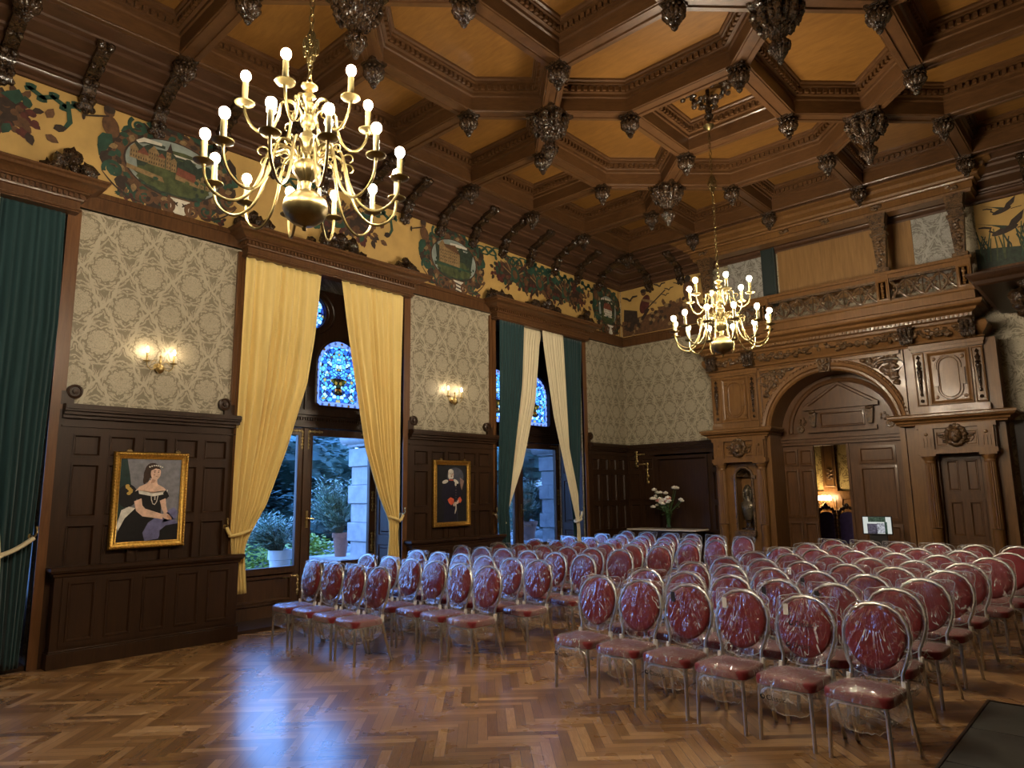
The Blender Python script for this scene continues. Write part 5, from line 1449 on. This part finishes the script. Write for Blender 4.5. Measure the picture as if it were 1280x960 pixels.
b = MB(); b.box(sx - .24, sx + .24, sy, sy + .035, 1.05, 1.37); b.build('bezel', M_BLACK, st, 0, .006)
b = MB(); b.box(sx - .225, sx + .225, sy - .003, sy, 1.07, 1.355); b.build('display', emit('display_white', (.8, .84, .78), .16), st, 0)
for nm, (u0, u1, v0, v1), c in (('picture_greenery', (-.14, .14, 1.27, 1.355), (.06, .09, .06)), ('picture_interior', (-.16, .0, 1.07, 1.24), (.10, .09, .12)), ('picture_plan', (.0, .12, 1.08, 1.25), (.45, .46, .5)), ('picture_edge', (.12, .16, 1.07, 1.27), (.05, .08, .06))):
    b = MB(); b.box(sx + u0, sx + u1, sy - .005, sy - .003, v0, v1)
    t = NT(nm); n_ = t.noise(t.coords(), 30, 4, .7); e = t.node('ShaderNodeEmission'); t.l.new(t.ramp(n_, [(.35, tuple(x * .3 for x in c)), (.65, tuple(min(1, x * 2) for x in c))]), e.inputs[0]); e.inputs[1].default_value = .14
    b.build('screen_picture', t.done(e.outputs[0]), st, 0)
b = MB(); b.box(sx - .14, sx + .14, sy + .02, sy + .06, .75, 1.10); b.tube([(sx, sy + .04, .02), (sx, sy + .04, .8)], .025, 10); b.lathe([(.2, 0), (.2, .015), (.03, .03)], 24, (sx, sy + .04, 0)); b.build('stand', M_BLACK, st, 40)
# small raised brass-coloured marks on the corner panelling
for (u, v, w, h, c_) in ((.33, 2.62, .05, .34, 0), (.62, 2.28, .04, .42, 1)):
    g = empty('brass_mark', MBK(u, v, .06), ('ornate brass mark at the top of the corner panelling', 'hooked brass mark on the tall corner panel')[c_], 'fitting', 'brass marks on the corner panelling')
    b = MB()
    for i in range(7): b.ball(MBK(u + .012 * sin(i * 2.2), v + h * (.5 - i / 6), .075), (w * (.5 if i % 2 else .9), .012, h / 10), 8, 6)
    for i in range(4): b.ball(MBK(u + (w * 1.2 + .05 * i) * (1 if c_ == 0 else -1), v + h * (.3 if c_ == 0 else .5), .072), (.03, .01, .02), 8, 6)
    b.build('mark_beads', M_BRASSD, g, 50)
# ================================================================ portraits
def pal(*cols): return [plain('oil_paint_%d_%d' % (len(bpy.data.materials), i), c, .45, 0, 0, .25, 12, 0, 0, .3) for i, c in enumerate(cols)]
def gilt_frame(name, y0, y1, z0, z1, fw, lab, twist):
    yc, zc = (y0 + y1) / 2, (z0 + z1) / 2
    r = empty(name, (.07, yc, z0), lab, 'painting', 'gilt framed portraits on the dado')
    b = MB(); b.rings(lambda u, v, d: (.065 + d, u, v), rect(y0, y1, z0, z1), [(0, 0), (0, .035), (.012, .05), (fw * .35, .05), (fw * .42, .035), (fw * .5, .033), (fw * .8, .018), (fw * .86, .024), (fw, .02), (fw, 0)], cap=False)
    if twist:
        for (a, c, hz) in ((y0, y1, 1), (z0, z1, 0)):
            L = c - a; n = int(L / .034)
            for i in range(n):
                t = a + L * (i + .5) / n
                for e in ((z0 + .02, z1 - .02) if hz else (y0 + .02, y1 - .02)):
                    p = (.115, t, e) if hz else (.115, e, t)
                    b.ball(p, (.012, .017, .012) if hz else (.012, .012, .017), 7, 5)
    b.build('gilt_frame', M_GOLD, r, 30)
    for yy in (y0 + .17, y1 - .14):
        b = MB(); b.box(.07, .10, yy - .03, yy + .03, z1, z1 + .02); b.tube([(.09, yy - .02, z1 + .02), (.09, yy, z1 + .035), (.09, yy + .02, z1 + .02)], .005, 5); b.build('hanger', M_BRASSD, r, 0)
    iy0, iy1, iz0, iz1 = y0 + fw, y1 - fw, z0 + fw, z1 - fw
    MM = lambda u, v, d: (.072 + d, iy0 + (iy1 - iy0) * u, iz0 + (iz1 - iz0) * v)
    return r, MM
r, MM = gilt_frame('portrait_painting', 2.905, 3.795, 1.245, 2.425, .085, 'gilt framed portrait of a lady in an off-shoulder black gown', True)
BG, DG, SK, HR, BK, BL_, WH_, GD, SH = range(9)
PALL = pal((.17, .17, .19), (.012, .03, .026), (.62, .42, .32), (.035, .018, .012), (.008, .007, .008), (.13, .13, .26), (.6, .58, .52), (.42, .28, .07), (.42, .25, .18))
p = Paint(MM)
p.poly([(0, 0), (1, 0), (1, 1), (0, 1)], BG); p.ell(.70, .62, .3, .34, WH_ if False else BG, 24)
p.poly([(0, .25), (.12, .4), (.2, .62), (.16, .8), (.10, 1), (0, 1)], DG); p.ell(.14, .55, .16, .14, BK, 20)
for i in range(6): p.ell(.16 + .03 * sin(i), .58 + .018 * i, .035, .02, GD, 10)
p.tri([(.0, .18), (.06, .38), (.18, .42), (.28, .40), (.2, .25), (.08, .08)], WH_)
p.tri([(.26, .60), (.34, .62), (.55, .585), (.74, .62), (.80, .58), (.76, .50), (.70, .44), (.70, .30), (.9, .18), (1, .0), (.0, .0), (.02, .12), (.12, .28), (.28, .40), (.30, .50)], BK)
p.tri([(.46, .0), (.42, .10), (.50, .22), (.60, .27), (.96, .26), (.99, .34), (.92, .40), (.80, .36), (1, .20), (.75, .14), (.68, .02)], BL_)
p.tri([(.70, .0), (.70, .12), (.80, .18), (1, .20), (1, 0)], BK)
p.tri([(.25, .60), (.32, .66), (.44, .70), (.48, .74), (.60, .73), (.62, .69), (.72, .65), (.78, .61), (.66, .585), (.55, .565), (.40, .575)], SK)
p.tri([(.27, .62), (.42, .60), (.55, .575), (.72, .60), (.8, .62), (.78, .57), (.55, .54), (.28, .58)], WH_)
p.band([(.22, .55), (.32, .58)], .05, BK); p.band([(.74, .6), (.8, .52)], .04, BK)
p.band([(.31, .50), (.34, .40), (.42, .345), (.56, .32), (.74, .285)], [.06, .058, .05, .04, .03], SK); p.band([(.72, .50), (.75, .40), (.79, .33)], [.05, .04, .03], SK)
p.ell(.80, .29, .075, .035, SK, 14, -.3); p.ell(.85, .275, .05, .022, SH, 10, -.5)
p.poly([(.50, .70), (.61, .70), (.60, .80), (.50, .80)], SK); p.tri([(.50, .70), (.56, .71), (.60, .77), (.52, .75)], SH)
p.ell(.52, .86, .125, .095, HR, 22); p.ell(.43, .80, .055, .09, HR, 16); p.ell(.40, .74, .03, .05, HR, 10); p.ell(.575, .83, .083, .088, SK, 24, -.1); p.tri([(.46, .88), (.52, .92), (.62, .91), (.66, .87), (.58, .89), (.50, .86)], HR)
for i in range(7): p.ell(.47 + .035 * i, .905 + .018 * sin(i * .55), .014, .009, WH_, 8)
for s in (-.03, .035): p.ell(.585 + s, .84, .014, .006, HR, 8); p.band([(.57 + s, .855), (.61 + s, .857)], .004, HR)
p.band([(.60, .84), (.607, .81)], .004, SH); p.ell(.593, .787, .018, .006, ROOF if False else SH, 8); p.ell(.55, .81, .018, .016, SH, 10)
p.band([(.52, .56), (.53, .50), (.555, .45), (.59, .44), (.62, .48), (.635, .55)], [.006] * 6, WH_)
for i in range(3): p.ell(.585, .545 - .02 * i, .012, .008, WH_, 8)
p.b.build('canvas', PALL, r, 0)
r, MM = gilt_frame('portrait_painting', 8.02, 8.91, 1.28, 2.455, .085, 'gilt framed portrait of a bald officer in dark uniform with red cuffs', False)
BG, NV, SK, WH_, RD, GLO, SH = range(7)
PALL = pal((.012, .012, .014), (.012, .012, .025), (.48, .36, .30), (.55, .52, .46), (.55, .10, .05), (.06, .065, .09), (.25, .16, .13))
p = Paint(MM)
p.poly([(0, 0), (1, 0), (1, 1), (0, 1)], BG); p.ell(.62, .80, .28, .16, GLO, 24); p.tri([(.78, .78), (.92, .72), (.84, .55), (.80, .62)], SH)
p.tri([(.20, .70), (.36, .745), (.5, .75), (.66, .73), (.76, .66), (.80, .48), (.84, .36), (.70, .30), (.72, 0), (.22, 0), (.26, .32), (.16, .42)], NV)
p.ell(.47, .84, .095, .085, SK, 22); p.ell(.47, .885, .09, .045, WH_, 18); p.ell(.43, .80, .05, .05, WH_, 14); p.ell(.50, .785, .06, .03, WH_, 14); p.ell(.49, .80, .028, .012, SH, 10)
for s in (-.03, .035): p.ell(.485 + s, .85, .014, .006, BG, 8)
p.band([(.50, .85), (.51, .82)], .005, SH); p.band([(.40, .735), (.55, .735)], .012, RD)
p.ell(.28, .705, .10, .032, WH_, 16, .15); p.ell(.64, .71, .09, .03, WH_, 16, -.35); p.ell(.63, .66, .03, .035, WH_, 12)
p.tri([(.36, .39), (.46, .43), (.56, .40), (.58, .33), (.48, .29), (.40, .33)], RD); p.tri([(.70, .40), (.78, .44), (.84, .38), (.80, .33), (.72, .33)], RD)
p.ell(.60, .31, .065, .035, SK, 12, .4); p.ell(.70, .345, .05, .03, SK, 12, .6)
p.band([(.64, .32), (.64, .22), (.60, .14)], .02, WH_); p.band([(.66, .30), (.70, .0)], .007, GLO)
for i in range(7): p.ell(.64, .60 - .045 * i, .008, .006, SK, 6)
p.b.build('canvas', PALL, r, 0)

# ================================================================ garden
b = MB().box(-40, -.78, -15, 45, -.3, -.05); tag(b.build('ground', plain('terrace_paving', (.16, .17, .15), .85, 0, 0, .3, 1.5), None, 0), kind='structure')
def leafcloud(n, shape, L, W_, up=.5, seed=1):
    random.seed(seed); b = MB()
    for i in range(n):
        c = Vector(shape()); a = random.uniform(0, 2 * PI); t = random.uniform(-.4, 1) * up
        e = Vector((cos(a), sin(a), t)).normalized() * L * random.uniform(.6, 1.2); s = Vector((-sin(a), cos(a), random.uniform(-.5, .5))).normalized() * W_
        b.add([c, c + e * .45 + s, c + e, c + e * .45 - s], [(0, 1, 2, 3)])
    return b
def ells(c, r, hollow=.5):
    def f():
        while True:
            v = Vector((random.uniform(-1, 1), random.uniform(-1, 1), random.uniform(-1, 1)))
            if hollow < v.length < 1: return (c[0] + v.x * r[0], c[1] + v.y * r[1], c[2] + v.z * r[2])
    return f
M_OLE = plain('oleander_leaf', (.34, .46, .33), .5, 0, 0, .4, 3); M_BUSH = plain('bright_shrub_leaf', (.38, .46, .07), .5, 0, 0, .4, 4); M_TRE = plain('dark_tree_leaf', (.085, .165, .135), .6, 0, 0, .6, .9); M_BARK = plain('bark', (.05, .04, .03), .8)
def tree(x, y, h, r, lab, seed):
    o = empty('garden_tree', (x, y, -.05), lab, 'tree', 'dark trees beyond the terrace')
    b = MB(); b.tube([(x, y, -.05), (x + .1, y, h * .4), (x, y + .1, h * .7)], [.14, .11, .06], 8); b.build('trunk', M_BARK, o, 60)
    cl = []
    random.seed(seed)
    for i in range(11): cl.append((x + random.uniform(-r, r) * .7, y + random.uniform(-r, r) * .7, h * random.uniform(.2, .78), random.uniform(.45, .75) * r))
    b = MB()
    for (cx, cy, cz, rr) in cl: b.ball((cx, cy, cz), (rr * .78, rr * .78, rr * .62), 14, 10, .4, 3, seed); s = leafcloud(750, ells((cx, cy, cz), (rr, rr, rr * .8), .6), .26, .075, .3, seed + int(cx * 10)); b.add(s.v, s.f)
    b.build('foliage', M_TRE, o, 0)
for i, (x, y, h, r, lab) in enumerate(((-9.2, 9.0, 4.0, 1.7, 'dark leafy tree seen through the yellow-curtained door, above the white planter'), (-10, 11.6, 4.6, 1.9, 'dark leafy tree seen through the middle of the yellow-curtained door'), (-9.6, 14.4, 4.3, 1.8, 'dark leafy tree seen beside the pale stone pier, yellow-curtained door'), (-9.6, 18.4, 4.3, 1.8, 'dark leafy tree seen behind the green curtain window'), (-10, 21.8, 4.6, 2.0, 'dark leafy tree seen through the gap between the cream drapes'), (-9.5, 25, 4.3, 1.8, 'dark leafy tree seen past the second stone pier'))): tree(x, y, h, r, lab, 40 + i)
def pier(y0, lab):
    x1, x0 = -1.25, -2.05
    o = empty('stone_pier', ((x0 + x1) / 2, y0 + .4, -.05), lab, 'pier', 'rusticated stone piers on the terrace')
    b = MB(); z = -.05; k = 0
    while z < 2.75:
        e = .045 if k % 2 else 0; b.box(x0 - e, x1 + e, y0 - e, y0 + .8 + e, z, z + .345); z += .35; k += 1
    b.build('shaft', M_STONE, o, 0, .015)
    b = MB(); b.box(x0 - .06, x1 + .06, y0 - .06, y0 + .86, 2.78, 2.86); b.box(x0 - .16, x1 + .1, y0 - .14, y0 + .9, 3.06, 3.2)
    for yy in (y0 - .03,): b.lathe([(.15, 0), (.15, .9), (.0, .9)], 18, (0, 0, 0), axis='x') if False else b.tube([(x0 - .20, yy, 2.95), (x1 + .05, yy, 2.95)], .13, 16)
    b.tube([(x0 - .12, y0 - .1, 2.95), (x0 - .12, y0 + .8, 2.95)], .13, 16); b.build('scroll_capital', M_STONE, o, 40)
pier(7.78, 'pale rusticated stone pier outside the yellow-curtained door'); pier(13.47, 'pale rusticated stone pier outside the door with cream drapes')
M_STEMG = plain('green_stem', (.10, .13, .08), .7)
def potted(x, y, z0, h, r0, r1, mat, lab, cen, rad, n, grp, nm, lf=M_OLE, L=.2, seed=3, plab=''):
    o = empty('flower_pot', (x, y, z0), plab, 'pot', 'pots on the terrace')
    b = MB(); b.lathe([(r0, z0), (r1 * .93, z0 + h * .8), (r1 * 1.06, z0 + h * .81), (r1 * 1.06, z0 + h), (r1 * .92, z0 + h), (r1 * .85, z0 + h * .85), (0, z0 + h * .85)], 28, (x, y, 0)); b.build('pot_body', mat, o, 40)
    o = empty(nm, (x, y, z0 + h * .85), lab, 'plant', grp)
    random.seed(seed); b = MB(); lv = MB()
    for i in range(n):
        a = random.uniform(0, 2 * PI); q = random.random() ** .6
        t = Vector((cen[0] + rad[0] * q * cos(a), cen[1] + rad[1] * q * sin(a), cen[2] + rad[2] * random.uniform(-1, 1) * math.sqrt(max(0, 1 - q * q * .8))))
        p0 = Vector((x, y, z0 + h * .85)); md = p0.lerp(t, .5) + Vector((0, 0, .12))
        b.tube([p0, md, t], .006, 4)
        for k in range(15):
            f = .45 + .55 * k / 14; c = p0.lerp(md, f * 2) if f < .5 else md.lerp(t, f * 2 - 1)
            aa = k * 2.1 + i; e = Vector((cos(aa), sin(aa), random.uniform(-.1, .9))).normalized() * L * .72 * random.uniform(.7, 1.2); s = Vector((-sin(aa), cos(aa), .1)) * L * .085
            lv.add([c, c + e * .45 + s, c + e, c + e * .45 - s], [(0, 1, 2, 3)])
    b.build('stems', M_STEMG, o, 0); lv.build('leaves', lf, o, 0)
ld = tag(MB().box(-3.3, -2.1, 7.62, 8.75, -.05, .66).build('stone_ledge', M_STONE, None, 0, .015), 'low stone ledge under the terracotta pot outside the door', 'ledge')
potted(-2.72, 8.02, .66, .46, .11, .165, M_TERRA, 'tall oleander in the terracotta pot beside the stone pier', (-2.85, 7.85, 1.72), (.5, .5, .6), 130, 'oleanders on the terrace', 'oleander', M_OLE, .22, 3, 'terracotta pot on the stone ledge outside the yellow-curtained door')
potted(-3.0, 6.87, -.05, .90, .15, .21, M_PLANTER, 'bushy oleander in the white planter outside the door', (-3.05, 6.55, 1.22), (.6, .62, .38), 130, 'oleanders on the terrace', 'oleander', M_OLE, .20, 5, 'tall white planter outside the yellow-curtained door')
ld = tag(MB().box(-3.8, -2.7, 13.8, 14.9, -.05, .60).build('stone_ledge', M_STONE, None, 0, .015), 'low stone ledge under the pot outside the cream-draped door', 'ledge')
potted(-3.2, 14.25, .60, .5, .15, .24, M_TERRA, 'oleander in the pot seen between the cream drapes', (-3.35, 14.1, 1.8), (.5, .55, .55), 110, 'oleanders on the terrace', 'oleander', M_OLE, .22, 8, 'wide terracotta pot seen between the cream drapes')
def bush(x, y, r, h, lab, seed):
    o = empty('garden_shrub', (x, y, -.05), lab, 'shrub')
    b = MB(); b.tube([(x, y, -.05), (x, y, h * .5)], .03, 6); b.build('stem', M_BARK, o, 0)
    b = leafcloud(1500, ells((x, y, h * .5), (r, r, h * .55), .4), .13, .04, .6, seed); b.build('foliage', M_BUSH, o, 0)
bush(-4.2, 8.25, .55, .98, 'bright yellow green shrub below the terracotta pot outside the door', 9)
bush(-5.2, 7.2, .9, 1.15, 'low green shrub behind the white planter outside the door', 11)

# ================================================================ banquet chairs
random.seed(11)
ch = empty('banquet_chair', (0, 0, 0))
def sup(t, a, b_, e=3.2):
    c, s = cos(t), sin(t)
    return a * math.copysign(abs(c) ** (2 / e), c), b_ * math.copysign(abs(s) ** (2 / e), s)
N = 40; b = MB(); vs = []
prof = [(.93, .398), (.99, .405), (1.0, .425), (1.0, .448), (.985, .461), (.94, .468), (.6, .473), (.25, .475)]
for sc_, z in prof:
    for k in range(N):
        x, y = sup(2 * PI * k / N, .222 * sc_, .216 * sc_, 6); x *= 1 - .06 * (y / .2)
        vs.append((x, y - .025, z))
fs = [(i * N + k, i * N + (k + 1) % N, (i + 1) * N + (k + 1) % N, (i + 1) * N + k) for i in range(len(prof) - 1) for k in range(N)]
fs += [tuple(range(N - 1, -1, -1)), tuple((len(prof) - 1) * N + k for k in range(N))]
b.add(vs, fs); b.build('seat', M_RED, ch, 50)
tilt = lambda z: .172 + (z - .55) * .18
b = MB(); vs = []; N = 36
rings_ = [(.97, .016), (1.0, .004), (1.0, -.014), (.95, -.027), (.8, -.035), (.4, -.04)]
for sc_, dy in rings_:
    for k in range(N):
        t = 2 * PI * k / N; z = .772 + .220 * sc_ * sin(t); vs.append((.213 * sc_ * cos(t) * (1 - .06 * (sin(t) < 0) * abs(sin(t))), tilt(z) + dy, z))
fs = [(i * N + k, i * N + (k + 1) % N, (i + 1) * N + (k + 1) % N, (i + 1) * N + k) for i in range(len(rings_) - 1) for k in range(N)]
fs += [tuple(range(N - 1, -1, -1)), tuple((len(rings_) - 1) * N + k for k in range(N))]
b.add(vs, fs); pad = b.build('backrest', M_RED, ch, 50)
half = [(.19, .445), (.178, .50), (.176, .55), (.205, .63), (.228, .72), (.232, .80), (.212, .88), (.165, .95), (.09, .992), (0, 1.006)]
b = MB(); b.tube([(x, tilt(z), z) for x, z in half] + [(-x, tilt(z), z) for x, z in half[-2::-1]], .0135, 8); b.build('back_frame', M_CHROME, ch, 60)
b = MB(); b.tube([(.19, -.19, .392), (.195, 0, .395), (.185, .16, .40), (-.185, .16, .40), (-.195, 0, .395), (-.19, -.19, .392)], .0105, 7, True)
b.tube([(-.19, -.205, .34), (-.13, -.215, .385), (.13, -.215, .385), (.19, -.205, .34)], .009, 6); b.build('seat_frame', M_CHROME, ch, 60)
for s in (-1, 1):
    b = MB(); b.tube([(s * .185, -.20, .40), (s * .195, -.205, .36), (s * .20, -.208, .2), (s * .203, -.21, 0)], .0155, 8); b.build('leg', M_CHROME, ch, 60)
    b = MB(); b.tube([(s * .19, .155, .445), (s * .195, .165, .38), (s * .205, .20, .22), (s * .218, .265, 0)], .0155, 8); b.build('leg', M_CHROME, ch, 60)
for s in (-1, 1): b = MB(); b.tube([(s * .19, .152, .43), (s * .188, .158, .505)], .021, 7); b.build('joint_wrap', M_TAPE, ch, 40)
def bag(seed, fl):
    b = MB(); NT_, NR = 56, 7
    for side in (-1, 1):
        def fn(u, v):
            t = 2 * PI * u
            x, z = sup(t, .247, .248, 2.5)
            f = fl * math.exp(-((t - .75) / .26) ** 2) + .5 * fl * math.exp(-((t - 2.42) / .25) ** 2)
            wob = .03 * mnoise.noise(Vector((cos(t) * 3, sin(t) * 3, seed * 5.1)))
            if sin(t) < -.5: wob += .03 * mnoise.noise(Vector((t * 6, seed, 2)))
            s = v * (1 + f + wob)
            x, z = x * s, .772 + z * s * (1.03 if z > 0 else 1.12)
            z = min(z, 1.02)
            wr = .010 * sin(16 * t + seed) * v * v + .014 * mnoise.noise(Vector((x * 14, z * 9, seed * 3 + side)))
            dy = (-.052 if side < 0 else .034) * (1 - v ** 5) + wr
            return (x, tilt(z) + dy - (.0), z)
        b.grid(fn, NT_, NR)
    b.mi = 1; rim = []
    for i in range(NT_):
        q = b.v[NR * (NT_ + 1) + i]; q2 = b.v[(NR + 1) * (NT_ + 1) + NR * (NT_ + 1) + i]; rim.append([(q[k] + q2[k]) / 2 for k in range(3)])
    b.tube(rim, .0032, 4, True); b.mi = 0
    return b.build('back_film', [M_FILM, M_EDGE], None, 60)
bags = [bag(1, .16), bag(4, .30), bag(7, .05), bag(11, .24)]
def seatbag(seed):
    b = MB(); N = 44; vs = []
    L = [(.2, .487), (.7, .486), (.96, .479), (1.05, .458), (1.08, .42), (1.09, .37), (1.04, .315), (.90, .265), (.62, .235)]
    for i, (s, z) in enumerate(L):
        for k in range(N):
            t = 2 * PI * k / N; x, y = sup(t, .228 * s, .222 * s, 3.2)
            w = mnoise.noise(Vector((cos(t) * 4, sin(t) * 4, z * 12 + seed * 9)))
            q = 1 + (.035 if i > 3 else .008) * w
            vs.append((x * q, y * q - .025, z + (.022 * w - (.035 * max(0, -sin(t)) if i > 5 else 0) if i > 4 else .002 * w)))
    b.add(vs, [(i * N + k, i * N + (k + 1) % N, (i + 1) * N + (k + 1) % N, (i + 1) * N + k) for i in range(len(L) - 1) for k in range(N)] + [tuple(range(N))])
    b.mi = 1; m0 = (len(L) - 1) * N; b.tube([b.v[m0 + k] for k in range(N)], .003, 4, True); b.mi = 0
    return b.build('seat_film', [M_FILMS, M_EDGE], None, 60)
sbags = [seatbag(1), seatbag(5)]
def tagm(mat):
    b = MB(); b.box(-.155, -.115, tilt(.9) - .055, tilt(.9) - .052, .86, .945); o = b.build('hang_tag', mat, None, 0); return o
tagw, tagb = tagm(M_TAGW), tagm(M_TAGB)
def printed(text, size):
    cu = bpy.data.curves.new('print', 'FONT'); cu.body = text; cu.size = size; cu.align_x = 'CENTER'
    o = bpy.data.objects.new('print', cu); COL.objects.link(o); bpy.context.view_layer.update()
    me = bpy.data.meshes.new_from_object(o.evaluated_get(bpy.context.evaluated_depsgraph_get()))
    bpy.data.objects.remove(o); return [tuple(v.co) for v in me.vertices], [tuple(p.vertices) for p in me.polygons]
def logo(spots, place):
    """dark printed word with a ring mark before it, on the plastic"""
    b = MB(); V, F = printed('Classic', .055)
    for (cx, cz) in spots:
        b.add([place(cx + v[0] + .02, cz + v[1]) for v in V], F)
        R = [(cx - .085 + .019 * cos(2 * PI * k / 20), cz + .018 + .019 * sin(2 * PI * k / 20)) for k in range(20)]; r2 = [(cx - .081 + .010 * cos(2 * PI * k / 20), cz + .021 + .010 * sin(2 * PI * k / 20)) for k in range(20)]
        b.add([place(*q) for q in R] + [place(*q) for q in r2], [(k, (k + 1) % 20, 20 + (k + 1) % 20, 20 + k) for k in range(20)])
    return b.build('printed_mark', M_BLACK, None, 0)
logo_back = logo([(0, .79), (-.02, .63)], lambda x, z: (x, tilt(z) - .068, z))
logo_seat = logo([(-.05, .315)], lambda x, z: (x, -.272 - .25 * (z - .30), z))
PRINT = {('p', 0, 4): [logo_back, logo_seat], ('p', 0, 0): [logo_seat], ('p', 0, 2): [logo_seat], ('w', 0, 0): [logo_back], ('w', 0, 3): [logo_back]}
ROWS = {'w': [[(392.8,701),(420,703.5),(446,707),(475,710)],
 [(459,693.5),(488,697),(516,700),(546,702.5),(575,705.5),(610,708.6)],
 [(521.4,688.8),(549.5,691),(577,693.4),(605,696),(639,698.5),(674,701)],
 [(577.6,683),(602.6,684.6),(628,686.6),(659.5,689.2),(694,691.7),(729,694)],
 [(625,679.7),(649,680.9),(680,682.7),(709,684.4),(739,686),(776,688)],
 [(667.5,675),(695,676.2),(722.5,677.8),(755.6,679.6),(789.7,681.8),(823,683.6)],
 [(709,671),(735,672.5),(767.5,674.6),(796,676),(827,677.8),(856,679.5)],
 [(749,668),(775,669),(800,670.5),(829,672.2),(860,674.3),(891,676.2)],
 [(781,664.4),(808,665.6),(836,667.3),(862,668.6),(892,669.8),(926,671.4)]],
'p': [[(748.4,721),(801,727),(861,732),(924,739),(1005,746),(1088.5,755)],
 [(806,712.7),(858.6,716),(914.7,721),(974,726.5),(1044,731),(1111,737)],
 [(865.6,704),(910,707),(961.6,711.3),(1022.5,715.8),(1081,720),(1149,725)],
 [(905,697),(951.6,700),(1001.6,703),(1058.6,706.6),(1117,710.6),(1177,714.7)],
 [(939,690.5),(987.5,693.2),(1036,696),(1089,699),(1141.7,702),(1199,705.6)],
 [(975,685),(1018,687.4),(1069,690),(1116.7,692.7),(1167.5,695.2),(1236,698.4)],
 [(1008,680),(1048,682),(1097,684.4),(1145.6,686.9),(1198,689.4),(1256.6,691.9)],
 [(1037.5,675),(1081,676.8),(1124.5,678.6),(1172,680.4),(1217.5,682.2),(1268,684)]]}
RN = ['front row', 'second row', 'third row', 'fourth row', 'fifth row', 'sixth row', 'seventh row', 'eighth row', 'ninth row']
first = True
TAGS = {('p', 0, 2): tagb, ('p', 0, 3): tagw, ('p', 0, 4): tagw, ('w', 0, 2): tagb, ('w', 1, 4): tagw, ('p', 1, 3): tagb, ('p', 2, 3): tagb, ('p', 1, 4): tagb, ('p', 3, 2): tagw, ('p', 0, 5): None}
for side in 'wp':
    rows = ROWS[side]
    for ri, row in enumerate(rows):
        P = [onZ(x, y, 1.0) for x, y in row]
        n = len(P); mx = sum(q.x for q in P) / n; my = sum(q.y for q in P) / n
        sl = sum((q.x - mx) * (q.y - my) for q in P) / sum((q.x - mx) ** 2 for q in P)
        step = sum((q.x - mx) * (i - (n - 1) / 2) for i, q in enumerate(P)) / sum((i - (n - 1) / 2) ** 2 for i in range(n))
        for ci, q in enumerate(P):
            x = q.x * .35 + .65 * (mx + step * (ci - (n - 1) / 2)); y = my + sl * (x - mx); y = y * .75 + q.y * .25
            bare = (side, ri, ci) == ('p', 6, 5)
            if first: c = ch; first = False
            else: c = dup_src = dup(ch) if False else None
            if c is None:
                c = ch.copy(); COL.objects.link(c)
                for part in PARTS: d = part.copy(); COL.objects.link(d); d.parent = c
            else: PARTS = [o for o in ch.children]
            c.location = (x, y - .252, 0); c.rotation_euler = (0, 0, math.atan(sl) + math.radians(random.uniform(-2.5, 2.5)))
            who = ('%s from the windows' if side == 'w' else '%s from the aisle') % ORD[ci]
            blk = 'window-side block' if side == 'w' else 'portal-side block'
            lab = ('bare red banquet chair without plastic, %s, %s of the %s' if bare else 'plastic-wrapped red banquet chair, %s, %s of the %s') % (who, RN[ri], blk)
            tag(c, lab, 'chair', 'red banquet chairs in the ' + blk)
            extra = [sbags[(ci + ri) % 2]] + ([] if bare else [bags[random.randrange(4)]])
            tg = TAGS.get((side, ri, ci))
            if tg: extra.append(tg)
            extra += PRINT.get((side, ri, ci), [])
            for o in extra:
                d = o.copy(); COL.objects.link(d); d.parent = c
                if o in bags and random.random() < .4: d.scale = (-1, 1, 1)
for o in bags + sbags + [tagw, tagb, logo_back, logo_seat]: bpy.data.objects.remove(o)

# ================================================================ sky, exposure
wd = bpy.data.worlds.new('dusk'); sc.world = wd; wd.use_nodes = True
nt = wd.node_tree; bgn = nt.nodes['Background']
tc = nt.nodes.new('ShaderNodeTexCoord'); sp = nt.nodes.new('ShaderNodeSeparateXYZ'); rp = nt.nodes.new('ShaderNodeValToRGB')
nt.links.new(tc.outputs['Generated'], sp.inputs[0]); nt.links.new(sp.outputs[2], rp.inputs[0]); nt.links.new(rp.outputs[0], bgn.inputs[0])
e = rp.color_ramp.elements; e[0].position = 0; e[0].color = (.22, .46, 1, 1); e[1].position = .7; e[1].color = (.10, .26, .85, 1)
bgn.inputs[1].default_value = 2.0
sc.view_settings.view_transform = 'Standard'; sc.view_settings.look = 'None'; sc.view_settings.gamma = 1; sc.view_settings.use_curve_mapping = False
sc.view_settings.exposure = 2.2
cy = sc.cycles
cy.max_bounces = 8; cy.diffuse_bounces = 5; cy.glossy_bounces = 4; cy.transparent_max_bounces = 20; cy.transmission_bounces = 4
cy.sample_clamp_indirect = 4; cy.caustics_reflective = False; cy.caustics_refractive = False
cy.use_denoising = True
